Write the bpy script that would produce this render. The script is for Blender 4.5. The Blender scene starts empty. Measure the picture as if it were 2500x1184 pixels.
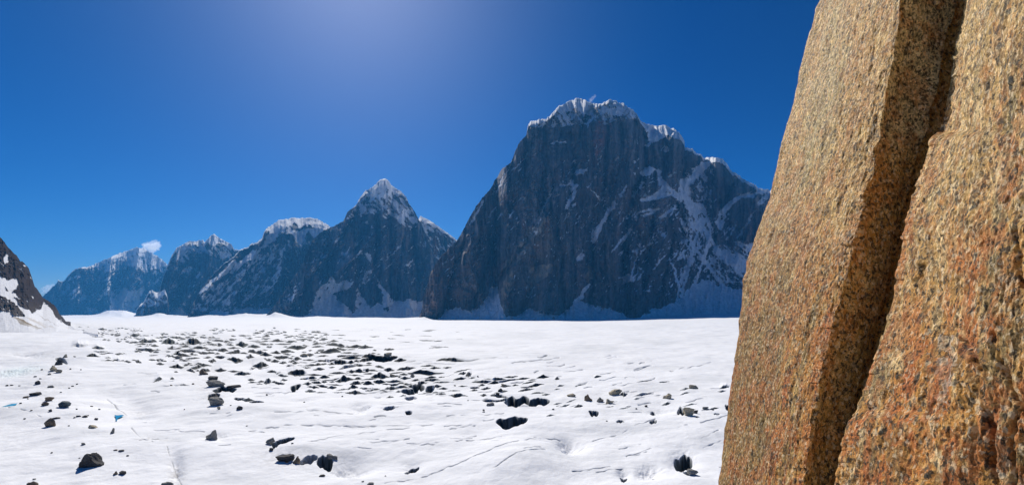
import bpy, bmesh, math, random
import numpy as np
from mathutils import Vector
R = math.radians
# ------------------------------------------------------------------ camera, sky, sun, exposure
F = 1250.0; HZ = 765.0; CZ = 30.0          # focal length in photo pixels, horizon row, eye height (m)
SC = bpy.context.scene
cam_d = bpy.data.cameras.new('camera'); cam = bpy.data.objects.new('camera', cam_d)
SC.collection.objects.link(cam); SC.camera = cam
cam.location = (0, 0, CZ); cam.rotation_euler = (R(90), 0, 0)
cam_d.sensor_width = 36; cam_d.lens = 36*F/2500; cam_d.shift_y = (HZ-592)/2500
cam_d.clip_start = 0.1; cam_d.clip_end = 200000
DUST, SAT, GAM, STR = 3.8, 1.46, 1.35, 0.05
SUN_EL = 37.5; SUN_AZ = -17.5              # azimuth from +Y, negative = left
W = bpy.data.worlds.new('World'); SC.world = W; W.use_nodes = True
nt = W.node_tree; nt.nodes.clear()
sky = nt.nodes.new('ShaderNodeTexSky'); sky.sky_type = 'NISHITA'; sky.sun_disc = False
sky.sun_elevation = R(SUN_EL); sky.sun_rotation = R(SUN_AZ)
sky.altitude = 2500; sky.air_density = 1.0; sky.dust_density = DUST; sky.ozone_density = 6.0
hs = nt.nodes.new('ShaderNodeHueSaturation'); hs.inputs['Saturation'].default_value = SAT; hs.inputs['Value'].default_value = 0.5
bg = nt.nodes.new('ShaderNodeBackground'); bg.inputs['Strength'].default_value = STR
wo = nt.nodes.new('ShaderNodeOutputWorld')
nt.links.new(sky.outputs[0], hs.inputs['Color']); gm = nt.nodes.new('ShaderNodeGamma'); gm.inputs['Gamma'].default_value = GAM
nt.links.new(hs.outputs[0], gm.inputs[0]); nt.links.new(gm.outputs[0], bg.inputs[0]); nt.links.new(bg.outputs[0], wo.inputs[0])
sl = bpy.data.lights.new('sun', 'SUN'); sl.energy = 4.0; sl.angle = R(0.5); sl.color = (1.0, 0.95, 0.88)
so = bpy.data.objects.new('sun', sl); SC.collection.objects.link(so)
sd = Vector((math.sin(R(SUN_AZ))*math.cos(R(SUN_EL)), math.cos(R(SUN_AZ))*math.cos(R(SUN_EL)), math.sin(R(SUN_EL))))
so.rotation_euler = sd.to_track_quat('Z', 'Y').to_euler(); so.location = (0, 0, 200)
SC.view_settings.view_transform = 'Standard'; SC.view_settings.look = 'None'
SC.view_settings.exposure = 0.47; SC.view_settings.gamma = 1
SC.render.engine = 'CYCLES'
SC.cycles.use_denoising = True
SC.cycles.max_bounces = 6; SC.cycles.volume_bounces = 3
SC.cycles.volume_step_rate = 1.0

# ------------------------------------------------------------------ numeric helpers
def _hash(ix, iy, seed):
    h = (ix.astype(np.int64)*374761393 + iy.astype(np.int64)*668265263 + seed*974634777) & 0xFFFFFFFF
    h = ((h ^ (h >> 13))*1274126177) & 0xFFFFFFFF
    h = (h ^ (h >> 16))
    return (h & 0xFFFF)/65535.0
def vn(x, y, seed=0):
    x = np.asarray(x, float); y = np.asarray(y, float)
    ix = np.floor(x); iy = np.floor(y); fx = x-ix; fy = y-iy
    fx = fx*fx*fx*(fx*(fx*6-15)+10); fy = fy*fy*fy*(fy*(fy*6-15)+10)
    a = _hash(ix, iy, seed); b = _hash(ix+1, iy, seed); c = _hash(ix, iy+1, seed); d = _hash(ix+1, iy+1, seed)
    return ((a*(1-fx)+b*fx)*(1-fy)+(c*(1-fx)+d*fx)*fy)*2-1
def fbm(x, y, octv=4, seed=0, gain=0.5):
    s = 0; a = 1; t = 0
    for i in range(octv):
        s = s + a*vn(x*2**i+13.7*i, y*2**i-7.1*i, seed+i*17); t += a; a *= gain
    return s/t
def ridged(x, y, octv=4, seed=0, gain=0.5):
    s = 0; a = 1; t = 0
    for i in range(octv):
        s = s + a*(1-2*np.abs(vn(x*2**i+3.1*i, y*2**i+9.2*i, seed+i*31))); t += a; a *= gain
    return s/t
def sstep(a, b, x):
    t = np.clip((x-a)/(b-a), 0, 1); return t*t*(3-2*t)
def interp(pts, x):
    p = np.array(pts, float); o = np.argsort(p[:, 0]); return np.interp(x, p[o, 0], p[o, 1])
def inpoly(X, Y, poly):
    poly = np.array(poly, float); r = np.zeros(X.shape, bool); n = len(poly); j = n-1
    for i in range(n):
        xi, yi = poly[i]; xj, yj = poly[j]
        c = ((yi > Y) != (yj > Y)) & (X < (xj-xi)*(Y-yi)/(yj-yi+1e-9)+xi)
        r ^= c; j = i
    return r
def dist_poly(X, Y, pts):
    d = np.full(X.shape, 1e9)
    for (x0, y0), (x1, y1) in zip(pts[:-1], pts[1:]):
        dx, dy = x1-x0, y1-y0; L = dx*dx+dy*dy+1e-9
        t = np.clip(((X-x0)*dx+(Y-y0)*dy)/L, 0, 1)
        d = np.minimum(d, np.hypot(X-x0-t*dx, Y-y0-t*dy))
    return d
def mix3(c, col, m):
    m = np.clip(m, 0, 1)[..., None]; return c*(1-m)+np.array(col)*m
def grid_mesh(name, P, col=None, mat=None, parent=None, smooth=True, flip=False):
    nr, nc = P.shape[:2]
    idx = np.arange(nr*nc).reshape(nr, nc)
    a, b, c, d = idx[:-1, :-1], idx[:-1, 1:], idx[1:, 1:], idx[1:, :-1]
    q = np.stack([a, b, c, d], -1).reshape(-1, 4)
    if flip: q = q[:, ::-1]
    me = bpy.data.meshes.new(name)
    me.vertices.add(nr*nc); me.vertices.foreach_set('co', P.reshape(-1).astype(np.float32))
    me.loops.add(q.size); me.loops.foreach_set('vertex_index', q.reshape(-1).astype(np.int32))
    me.polygons.add(len(q)); me.polygons.foreach_set('loop_start', np.arange(0, q.size, 4, dtype=np.int32))
    me.update(calc_edges=True)
    me.polygons.foreach_set('use_smooth', np.full(len(q), smooth)); 
    if col is not None:
        at = me.color_attributes.new('Col', 'FLOAT_COLOR', 'POINT')
        c4 = np.ones((nr*nc, 4), np.float32); c4[:, :col.shape[-1]] = col.reshape(-1, col.shape[-1])
        at.data.foreach_set('color', c4.reshape(-1))
    if mat: me.materials.append(mat)
    o = bpy.data.objects.new(name, me); SC.collection.objects.link(o)
    if parent: o.parent = parent
    return o
def tag(o, label=None, cat=None, group=None, kind=None):
    if label: o['label'] = label
    if cat: o['category'] = cat
    if group: o['group'] = group
    if kind: o['kind'] = kind
    return o

# ------------------------------------------------------------------ materials
def base_mat(name, rough=0.9, spec=0.2):
    m = bpy.data.materials.new(name); m.use_nodes = True
    b = m.node_tree.nodes['Principled BSDF']
    b.inputs['Roughness'].default_value = rough; b.inputs['Specular IOR Level'].default_value = spec
    return m, m.node_tree, b
def N(nt, t, **kw):
    n = nt.nodes.new(t)
    for k, v in kw.items():
        if k in n.inputs.keys(): n.inputs[k].default_value = v
        else: setattr(n, k, v)
    return n
def attr_mat(name, scale, bump, bdist, var=0.25, rough=0.9, spec=0.15, stretch=(1, 1, 1)):
    """base colour from the painted albedo map of the mesh, broken up by fine noise, with fine relief"""
    m, t, b = base_mat(name, rough, spec)
    at = N(t, 'ShaderNodeAttribute', attribute_name='Col')
    tc = N(t, 'ShaderNodeTexCoord'); mp = N(t, 'ShaderNodeMapping'); mp.inputs['Scale'].default_value = stretch
    no = N(t, 'ShaderNodeTexNoise', Scale=scale, Detail=6.0, Roughness=0.65)
    mr = N(t, 'ShaderNodeMapRange'); mr.inputs['To Min'].default_value = 1-var; mr.inputs['To Max'].default_value = 1+var
    mr.inputs['From Min'].default_value = 0.25; mr.inputs['From Max'].default_value = 0.75
    mu = N(t, 'ShaderNodeVectorMath', operation='MULTIPLY')
    bp = N(t, 'ShaderNodeBump', Strength=bump, Distance=bdist)
    L = t.links.new
    L(tc.outputs['Object'], mp.inputs['Vector']); L(mp.outputs[0], no.inputs['Vector'])
    L(no.outputs[0], mr.inputs['Value']); L(at.outputs['Color'], mu.inputs[0]); L(mr.outputs[0], mu.inputs[1])
    L(mu.outputs[0], b.inputs['Base Color']); L(no.outputs[0], bp.inputs['Height']); L(bp.outputs[0], b.inputs['Normal'])
    return m
M_mtn = attr_mat('mountain_rock_and_snow', 0.05, 0.7, 12.0, 0.28, stretch=(1, 1, 0.35))
M_near = attr_mat('slope_rock_and_snow', 0.25, 0.6, 2.0, 0.2, .95, .04)
M_ice = attr_mat('glacier_snow', 0.7, 0.5, 0.3, 0.035, 0.85, 0.2)

# ------------------------------------------------------------------ glacier surface
def base_z(PX, Y):
    z = 28*sstep(1380, 1840, PX)*sstep(500, 2600, Y)
    z = z + np.maximum(Y-2500, 0)*0.0055*(1-sstep(900, 400, PX)*0.9)
    z = z + (18*sstep(330, 260, np.abs(PX-290)*4)*0)
    return z
pxs = np.concatenate([np.linspace(-1500, -260, 45), np.arange(-240, 1900, 1.6), np.linspace(1905, 2600, 60), np.linspace(2650, 4000, 30)])
pys = np.concatenate([HZ+CZ*F/np.linspace(3, 62, 60), np.arange(1365, 950, -0.62), np.arange(950, 799.8, -0.34),
                      np.arange(799.5, 780.2, -0.5), HZ+CZ*F/np.geomspace(2500, 14000, 120)])
PX, PY = np.meshgrid(pxs, pys)
Y = CZ*F/(PY-HZ); X = (PX-1250)/F*Y
Z = base_z(PX, Y)
near = sstep(2200, 900, Y)
Z += near*((1.5+.8*sstep(500, 200, PX))*fbm(X/45, Y/60, 3, 5)+0.6*fbm(X/12, Y/14, 3, 6))
Z += 0.10*fbm(X/2.2, Y/2.6, 3, 8)*sstep(500, 150, Y)
Z += 9*fbm(PX/45, Y/600, 3, 12)*sstep(2600, 4200, Y)
for (cx, cy, rx, ry, hh) in [(298, 6300, 40, 900, 62), (262, 6400, 20, 500, 40), (388, 5000, 20, 350, 30), (430, 4900, 30, 300, 12), (520, 4150, 34, 260, 14), (600, 4100, 40, 260, 20), (640, 3900, 46, 260, 16), (672, 3560, 15, 160, 22), (690, 3500, 22, 120, 16), (1032, 2380, 16, 90, 17), (760, 3600, 60, 150, 8)]:
    Z += hh*np.exp(-np.abs((PX-cx)/rx)**1.6-((Y-cy)/ry)**2)*(1+.25*fbm(PX/10, Y/200, 3, int(cx)))
# broad swells and hollows seen in the foreground (photo position, half sizes in px, height m)
for (cx, cy, rx, ry, hh) in [(330, 990, 90, 34, -2.2), (150, 900, 120, 22, 1.8), (70, 858, 90, 14, -2.0), (110, 1010, 130, 34, 1.4),
                             (900, 1130, 150, 30, -1.3), (760, 1090, 90, 30, 0.9), (1390, 1090, 60, 34, -1.6), (1500, 1150, 120, 40, -0.9),
                             (1250, 1130, 200, 40, 1.0), (1700, 1060, 130, 40, 1.1), (1180, 1060, 120, 22, -0.8), (420, 1140, 30, 50, -.4),
                             (640, 1010, 160, 26, 1.4), (1600, 1000, 90, 14, -0.9), (860, 1130, 40, 22, -0.9), (215, 880, 60, 12, 1.5),
                             (1050, 1000, 160, 20, 1.0), (520, 1110, 110, 30, 0.8), (1480, 1040, 90, 14, 0.8), (195, 840, 50, 8, 1.6)]:
    Z += hh*np.exp(-((PX-cx)/rx)**2-((PY-cy)/ry)**2)*(1+0.3*fbm(X/9, Y/9, 2, int(cx)))
UP = np.zeros(PX.shape); DN = np.zeros(PX.shape); m_ice = np.zeros(PX.shape); m_dirt = np.zeros(PX.shape); m_soot = np.zeros(PX.shape); m_pale = np.zeros(PX.shape)
rng = random.Random(7); PLACED = []
def win(x0, x1, y0, y1):
    c0, c1 = np.searchsorted(pxs, [x0, x1]); r0, r1 = np.searchsorted(-pys, [-y1, -y0])
    return slice(max(r0, 0), min(r1+1, len(pys))), slice(max(c0, 0), min(c1+1, len(pxs)))
def crevasse(cx, cy, w, h, slope=0.0, kind='scarp', dark=1.0):
    """an ice step (scarp) or an open hole; cx,cy = foot of the wall, w,h = its seen width and height"""
    s = win(cx-w*0.8-5, cx+w*0.8+5, cy-4*h-abs(slope)*w, cy+3*h+abs(slope)*w)
    px, py, yy = PX[s], PY[s], Y[s]
    if px.size == 0: return
    PLACED.append((cx, cy, w, h)); sd_ = rng.randrange(9999)
    u = (px-cx)/(w/2)
    e = np.clip(1-np.abs(u)**1.7, 0, 1)**0.85
    e = e*np.clip(0.85+0.45*vn(px/max(w*0.22, 4), py*0+0.5, sd_), 0.1, 1.25)
    wob = h*0.30*fbm(px/max(w*0.3, 4), py*0, 3, sd_+1)
    t = (cy+slope*(px-cx)+wob-py)/h            # >0 behind the wall
    H = h/F*yy
    st = max(0.10, 0.45/h)
    es = np.maximum(e, .02)
    if kind == 'scarp':
        e = np.clip(1-np.abs(u+.35*vn(np.array([sd_*.37]), np.array([.5]), 3)[0]*(1-u*u))**1.25, 0, 1)**1.1
        e = e*np.clip(0.9+0.35*fbm(px/max(w*0.16, 2.5), py*0, 3, sd_, .6), 0.1, 1.3); es = np.maximum(e, .02)
        k = sstep(0, st, t)
        dn = -0.22*e*np.exp(-(np.minimum(t, 0)/0.5)**2)*(1-k)
        up = 0.85*e*k*np.exp(-(np.maximum(t-st, 0)/0.6)**1.2)
        m = sstep(-0.28, -0.10, t/es)*(1-sstep(st*0.9, st*1.3, t))*sstep(0.04, 0.14, e)
    else:
        e = np.clip(1-np.abs(u)**2.4, 0, 1)**0.65; eb = e*(0.9+0.22*fbm(px/max(w*.25, 4), py*0, 2, sd_+5))
        t = t-0.45*e; te = t/np.maximum(eb, .02)
        fl = sstep(-1.15, -0.9, te)*(1-sstep(0, st, t))
        dn = -1.15*H/H*np.minimum(e*1.4, 1)*fl
        up = 0*e
        m = sstep(-1.0, -0.8, te)*(1-sstep(st*0.8, st*1.2, t))*sstep(0.06, 0.2, e)
    if kind == 'scarp':
        cp = sstep(st*0.95, st*1.25, t)*(1-sstep(.55, .85, t))*sstep(.08, .25, e); m_ice[s] = m_ice[s]*(1-cp)
    UP[s] = np.maximum(UP[s], H*up); DN[s] = np.minimum(DN[s], H*dn)
    m_ice[s] = np.maximum(m_ice[s], m*dark)
def pit(cx, cy, rx, ry, d):
    s = win(cx-3*rx, cx+3*rx, cy-3*ry, cy+3*ry)
    yy = Y[s]; H = ry/F*yy
    Z[s] -= d*H*np.exp(-((PX[s]-cx)/rx)**2-((PY[s]-cy)/ry)**2)*(1+0.25*fbm(PX[s]/9, PY[s]/6, 2, int(cx)))
def crack(pts, wd=0.9, dark=0.6):
    xs = [p[0] for p in pts]; ys = [p[1] for p in pts]
    s = win(min(xs)-8, max(xs)+8, min(ys)-8, max(ys)+8)
    px, py = PX[s], PY[s]
    if px.size == 0: return
    sd_ = rng.randrange(9999)
    d = dist_poly(px+1.5*vn(px/9, py/9, sd_), py+1.6*vn(px/12, py/30, sd_+1), pts)
    gate = np.clip(0.75+1.0*vn(px/14, py/14, sd_+2), 0, 1)
    m = np.exp(-(d/wd)**2)*gate
    Z[s] -= 0.35*m*np.minimum(Y[s]/150, 3)
    m_ice[s] = np.maximum(m_ice[s], m*dark)
# the chief holes and ice walls, one by one
for c in [(1262, 978, 62, 25, 0, 'hole'), (1312, 978, 62, 15, -.05, 'hole'), (1250, 1035, 78, 22, .02, 'hole'), (1668, 1130, 46, 34, 0, 'hole'), (1684, 1156, 34, 20, .1, 'hole', .7),
          (1663, 1004, 20, 24, -.2, 'hole'), (1595, 1008, 13, 18, 0, 'hole'), (1450, 1013, 25, 11, .1, 'hole'), (1412, 993, 24, 8, -.1, 'scarp'), (1515, 1036, 20, 9, -.1, 'hole', .8),
          (1595, 1037, 19, 9, -.1, 'hole', .8), (1460, 922, 20, 6, -.1, 'scarp'), (1325, 923, 34, 8, -.15, 'scarp'), (1360, 925, 13, 7, 0, 'scarp'), (1768, 948, 26, 9, -.2, 'scarp'), (1776, 998, 10, 14, 0, 'hole'),
          (1523, 1168, 17, 17, 0, 'hole', .75), (1594, 1166, 12, 8, .4, 'hole', .7), (1383, 1098, 15, 9, 0, 'hole', .7), (1523, 966, 20, 10, 0, 'scarp'), (1570, 964, 60, 5, -.25, 'scarp', .6),
          (1208, 925, 60, 7, 0, 'scarp'), (1100, 879, 78, 8, 0, 'scarp'), (1038, 911, 104, 9, 0, 'scarp'), (1130, 914, 26, 7, -.1, 'scarp'), (1144, 918, 16, 12, -.3, 'scarp'), (1180, 930, 64, 8, 0, 'scarp'), (950, 904, 30, 8, 0, 'scarp'),
          (1000, 958, 42, 14, 0, 'hole'), (1022, 946, 30, 16, .2, 'hole'), (1050, 948, 22, 14, -.3, 'hole', .8), (1032, 936, 26, 8, .1, 'scarp'), (1120, 969, 52, 8, 0, 'scarp'), (1075, 967, 30, 5, 0, 'scarp'), (995, 938, 26, 6, 0, 'scarp'), (1003, 975, 30, 9, 0, 'hole', .5),
          (822, 845, 62, 9, 0, 'scarp'), (893, 850, 42, 9, -.08, 'scarp'), (868, 846, 40, 8, 0, 'scarp'), (805, 860, 62, 12, 0, 'scarp'), (830, 856, 40, 8, 0, 'scarp'), (950, 851, 30, 5, 0, 'scarp'),
          (726, 913, 52, 17, 0, 'scarp'), (792, 924, 30, 8, 0, 'scarp'), (842, 930, 54, 13, -.05, 'scarp'), (655, 933, 24, 13, -.4, 'scarp'), (693, 925, 20, 6, -.1, 'scarp'), (722, 948, 26, 14, -.3, 'hole'), (764, 948, 34, 6, 0, 'scarp'), (861, 950, 28, 9, -.2, 'scarp'),
          (614, 925, 20, 7, 0, 'scarp'), (650, 868, 34, 9, 0, 'scarp'), (612, 873, 24, 9, 0, 'scarp'), (775, 892, 22, 8, 0, 'scarp'), (830, 888, 60, 12, 0, 'scarp'), (850, 898, 50, 9, -.2, 'scarp', .6), (808, 890, 20, 8, 0, 'scarp'),
          (548, 955, 60, 13, -.05, 'hole'), (522, 972, 30, 14, 0, 'hole'), (606, 990, 34, 9, 0, 'scarp'), (626, 996, 36, 9, 0, 'hole'), (584, 985, 26, 9, 0, 'hole', .8), (590, 915, 40, 9, -.1, 'scarp'),
          (690, 1086, 60, 11, -.22, 'hole', .9), (672, 1096, 14, 14, -.5, 'hole'), (793, 1124, 40, 22, -.15, 'hole'), (752, 1122, 48, 12, -.35, 'hole', .55), (697, 1122, 44, 15, -.1, 'hole'),
          (1006, 1141, 36, 13, -.32, 'hole', .9), (998, 1017, 17, 7, 0, 'hole', .9), (950, 1008, 30, 7, -.1, 'hole', .7), (1235, 943, 30, 6, 0, 'scarp'), (1225, 966, 30, 6, .1, 'hole'),
          (229, 876, 38, 9, 0, 'scarp'), (195, 846, 44, 9, -.05, 'scarp', .3), (150, 884, 30, 10, .4, 'hole', .7), (240, 852, 34, 8, 0, 'scarp', .8), (245, 860, 40, 5, 0, 'scarp', .5),
          (385, 928, 24, 8, -.3, 'scarp'), (420, 925, 12, 6, 0, 'scarp'), (450, 942, 30, 4, 0, 'scarp', .5), (430, 908, 12, 4, 0, 'scarp'), (392, 890, 22, 5, 0, 'scarp'), (372, 881, 22, 5, 0, 'scarp'), (338, 888, 18, 6, 0, 'scarp'),
          (413, 838, 42, 13, 0, 'scarp'), (355, 832, 36, 10, 0, 'scarp'), (475, 838, 50, 13, 0, 'scarp'), (330, 820, 30, 8, -.1, 'scarp'), (592, 845, 36, 12, 0, 'scarp'), (620, 848, 34, 9, 0, 'scarp'), (535, 846, 20, 9, 0, 'scarp'), (570, 862, 44, 10, 0, 'scarp'), (250, 805, 26, 6, 0, 'scarp'),
          (575, 880, 44, 11, 0, 'scarp'), (636, 893, 44, 14, 0, 'scarp'), (500, 905, 30, 8, -.2, 'scarp'), (480, 895, 30, 9, -.1, 'scarp'), (465, 905, 24, 8, .2, 'scarp'), (455, 890, 30, 6, -.3, 'scarp')]:
    crevasse(*c)
# the broken-up band, crevasse after crevasse
def field(n, x0, x1, y0, y1, wr, hr, sl, gate):
    k = 0; L = []; tries = 0
    while k < n and tries < n*60:
        tries += 1
        x = rng.uniform(x0, x1); y = rng.uniform(y0, y1)
        if not gate(x, y): continue
        g = np.clip(.5+(y-806)/75, .45, 1.5)
        w = rng.uniform(*wr)*g*(1 if rng.random() < .75 else 1.6); h = min(rng.uniform(*hr)*g, w*rng.uniform(.22, .32))
        if any(abs(x-a_)*2 < (w+w_)*.42 and abs(y-b_) < (h+h_)*.55 for (a_, b_, w_, h_) in PLACED[-2000:]+[(l[1], l[0], l[2], l[3]) for l in L]): continue
        k += 1; L.append((y, x, w, h))
    for (y, x, w, h) in sorted(L):
        crevasse(x, y, w, h, sl+rng.uniform(-.06, .05), 'scarp' if rng.random() < .85 else 'hole', rng.choice([.85, 1, 1, 1]))
clump = lambda x, y: vn(x/55, y/14, 77) > -0.3
edge_ = lambda x, y: y > 807+9*vn(x/48, 0.5, 81)+7*vn(x/17, 3.5, 82)
field(66, 190, 345, 799, 833, (7, 20), (2.5, 6), 0, lambda x, y: (y < 803+(x-190)*0.5 or x > 240) and vn(x/20, y/7, 84) > -.25)
field(150, 270, 800, 800, 862, (8, 36), (2.5, 10), 0, lambda x, y: (x > 330 or y < 835) and edge_(x, y) and vn(x/42, y/11, 83) > -.3)
field(88, 400, 930, 845, 940, (9, 36), (2.5, 10), 0, lambda x, y: (x > 400+(y-850)*2.6 or (x > 420 and y < 905 and x < 520)) and vn(x/42, y/11, 85) > -.25)
field(60, 740, 1080, 822, 965, (10, 36), (2, 6), -.03, lambda x, y: y > 815+(x-740)*.25 and vn(x/42, y/11, 86) > -.2)
field(34, 950, 1340, 885, 978, (10, 30), (2, 5.5), -.06, lambda x, y: y > 880+(x-950)*0.09)
field(24, 1330, 1790, 930, 1020, (8, 20), (1.5, 3.5), -.15, lambda x, y: True)
field(22, 240, 480, 850, 890, (8, 20), (2, 5), 0, lambda x, y: x > 380 or rng.random() < .35)
field(30, 420, 1120, 804, 850, (16, 60), (1.3, 2.6), 0, lambda x, y: True)
# fine cracks
for p in [[(1200, 1160), (1260, 1130), (1330, 1110)], [(1270, 1118), (1320, 1105)], [(940, 1180), (1040, 1160), (1140, 1130), (1240, 1095), (1320, 1075)],
          [(1400, 1095), (1430, 1082), (1450, 1072), (1520, 1058), (1600, 1030)], [(600, 1062), (660, 1050), (700, 1045), (850, 1044), (990, 1043), (1080, 1036)],
          [(760, 1088), (830, 1070), (880, 1062), (1000, 1050)], [(900, 997), (1010, 994)], [(670, 1019), (740, 1017)], [(745, 1012), (860, 1015)],
          [(1090, 1020), (1230, 1010)], [(1638, 905), (1690, 895), (1735, 882)], [(1400, 940), (1440, 932)], [(1710, 1045), (1780, 1018)], [(1715, 1082), (1755, 1062)],
          [(1530, 1115), (1600, 1095)], [(1250, 887), (1365, 873)], [(1100, 880), (1240, 874)], [(300, 940), (420, 930)], [(340, 1088), (380, 1083), (408, 1078)],
          [(408, 1100), (425, 1140), (445, 1184)], [(320, 1050), (345, 1085)], [(260, 970), (310, 1010)], [(0, 882), (60, 878), (130, 868)], [(345, 1085), (372, 1092)],
          [(1090, 1050), (1160, 1042)], [(1560, 985), (1620, 978)], [(890, 1085), (1000, 1078)], [(20, 1005), (60, 1010), (100, 1030)],
          [(640, 965), (720, 958)], [(1560, 938), (1600, 922)], [(880, 962), (960, 958)]]:
    crack(p, 1.0, 0.5)
for i in range(95):
    x = rng.uniform(900, 1790); y = rng.uniform(868, 1160); k = (x-900)/900
    if rng.random() < (y-960)/240: continue
    L = rng.uniform(14, 70)*(0.6+(y-850)/300); s_ = -0.04-0.22*k*rng.uniform(.5, 1.2)
    crack([(x, y), (x+L/2, y+s_*L/2+rng.uniform(-1.5, 1.5)), (x+L, y+s_*L)], rng.uniform(.5, 1.0), rng.uniform(.35, .75))
for i in range(45):
    x = rng.uniform(250, 1100); y = rng.uniform(870, 1100); L = rng.uniform(15, 70)
    crack([(x, y), (x+L/2, y+rng.uniform(-2, 2)), (x+L, y+rng.uniform(-4, 2))], rng.uniform(.4, .8), rng.uniform(.2, .5))
for a in [(880, 1000, 24, 12, 1.2), (530, 1075, 30, 12, .5), (1385, 1085, 24, 14, 1.3), (1523, 1158, 15, 12, .9), (400, 1083, 20, 6, .6), (840, 1140, 40, 16, 1.1),
          (1585, 1155, 30, 16, .9), (690, 1085, 40, 10, .5), (60, 862, 36, 7, 1.0), (1670, 1130, 30, 24, .6), (1600, 1005, 40, 10, .5), (430, 1150, 14, 26, .25), (1006, 1136, 28, 12, .6)]:
    pit(*a)
Z += UP+DN
# windblown grit lying on the snow at the left and along the moraine chain
def grit(cx, cy, rx, ry, k):
    s = win(cx-3*rx, cx+3*rx, cy-3*ry, cy+3*ry)
    m_soot[s] = np.maximum(m_soot[s], k*np.exp(-((PX[s]-cx)/rx)**2-((PY[s]-cy)/ry)**2)*np.clip(0.5+1.4*fbm(PX[s]/7, PY[s]/2.5, 4, 91), 0, 1))
for g in [(520, 945, 40, 40, .30), (505, 905, 60, 12, .3), (60, 862, 90, 10, .22), (370, 1084, 40, 5, .5), (430, 1158, 20, 24, .5), (690, 1120, 80, 24, .25), (1020, 930, 70, 14, .25),
          (110, 940, 60, 50, .15), (335, 1005, 40, 12, .25), (20, 1080, 90, 60, .1)]:
    grit(*g)
# pale blue bare ice, upper left
s = win(-60, 120, 885, 945)
d_ = np.exp(-((PX[s]-40)/60)**2-((PY[s]-912+(PX[s]-40)*.12)/13)**2)
m_pale[s] = d_; Z[s] += 0.25*d_*ridged(PX[s]/9, PY[s]/5, 2, 3)
m_soot[s] = np.maximum(m_soot[s], 0.35*d_*sstep(.55, .8, ridged(PX[s]/16, PY[s]/4, 2, 4)))
# flat floors for the melt pools
POOLS = [(290, 1016, 15, 9), (237, 885, 13, 3.0), (24, 989, 17, 4.5)]
pool_z = []
for (cx, cy, rx, ry) in POOLS:
    s = win(cx-4*rx, cx+4*rx, cy-4*ry, cy+4*ry)
    q = ((PX[s]-cx)/rx)**2+((PY[s]-cy)/ry)**2
    j = np.unravel_index(np.argmin(q), q.shape); z0 = Z[s][j]
    k = np.exp(-q*0.35); Z[s] = Z[s]*(1-k)+(z0-0.1)*k - 0.25*np.exp(-q*1.2)
    pool_z.append(z0-0.12)
col = np.ones(PX.shape+(3,))*np.array((0.85, 0.86, 0.88))
col *= (1-0.10*np.clip(fbm(X/18, Y/26, 4, 51), 0, 1)*near)[..., None]
band = sstep(.05, .5, fbm(PX/160, PY/16, 3, 52))*near; col = mix3(col, (.60, .62, .64), band*.30)
col = mix3(col, (0.60, 0.77, 0.78), m_pale*0.6)
dirt_n = np.clip(0.5+0.8*fbm(X/3, Y/3, 4, 61), 0, 1)
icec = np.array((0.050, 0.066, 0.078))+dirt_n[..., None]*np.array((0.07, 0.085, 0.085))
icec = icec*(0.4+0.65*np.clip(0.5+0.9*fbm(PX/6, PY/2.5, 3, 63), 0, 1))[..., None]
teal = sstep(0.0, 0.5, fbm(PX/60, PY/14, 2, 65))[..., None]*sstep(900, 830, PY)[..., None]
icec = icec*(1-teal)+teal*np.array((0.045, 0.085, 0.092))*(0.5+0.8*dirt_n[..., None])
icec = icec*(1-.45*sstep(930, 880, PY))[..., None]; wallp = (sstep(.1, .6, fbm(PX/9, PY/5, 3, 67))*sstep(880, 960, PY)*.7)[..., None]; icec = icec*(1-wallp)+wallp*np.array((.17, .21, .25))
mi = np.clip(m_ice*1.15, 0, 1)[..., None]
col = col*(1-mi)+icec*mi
col = mix3(col, (0.20, 0.18, 0.16), m_soot)
P = np.stack([X, Y, Z], -1)
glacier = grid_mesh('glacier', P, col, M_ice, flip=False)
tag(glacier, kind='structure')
_g = np.stack(np.meshgrid(np.linspace(-15000, 15000, 40), np.linspace(2.9, -8000, 30))+[np.zeros((30, 40))], -1)
_g[..., 2] = -0.3; tag(grid_mesh('glacier', _g, np.ones((30, 40, 3))*0.8, M_ice), kind='structure')
Gproj = HZ-(Z-CZ)*F/Y
def ground(px, py):
    """the point of the glacier surface seen at a photo position"""
    c = min(max(np.searchsorted(pxs, px), 0), len(pxs)-1)
    r = int(np.argmin(np.abs(Gproj[:, c]-py)+np.where(pys < 782, 50, 0)))
    return X[r, c], Y[r, c], Z[r, c]

# ------------------------------------------------------------------ melt pools
def pool(cx, cy, rx, ry, z, label, colr, shape):
    m, t, b = base_mat('meltwater', 0.08, 0.5)
    b.inputs['Base Color'].default_value = colr
    tc = N(t, 'ShaderNodeTexCoord'); no = N(t, 'ShaderNodeTexNoise', Scale=1.5); bp = N(t, 'ShaderNodeBump', Strength=0.08, Distance=0.05)
    t.links.new(tc.outputs['Object'], no.inputs['Vector']); t.links.new(no.outputs[0], bp.inputs['Height']); t.links.new(bp.outputs[0], b.inputs['Normal'])
    me = bpy.data.meshes.new('meltwater'); bm = bmesh.new(); vs = []
    for (dx, dy) in shape:
        yy = (CZ-z)*F/(cy+dy-HZ); vs.append(bm.verts.new(((cx+dx-1250)/F*yy, yy, z)))
    bm.faces.new(vs); bmesh.ops.recalc_face_normals(bm, faces=bm.faces)
    if bm.faces[:][0].normal.z < 0: bmesh.ops.reverse_faces(bm, faces=bm.faces)
    bm.to_mesh(me); bm.free(); me.materials.append(m)
    o = bpy.data.objects.new('meltwater', me); SC.collection.objects.link(o); tag(o, label, kind='structure')
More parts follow.
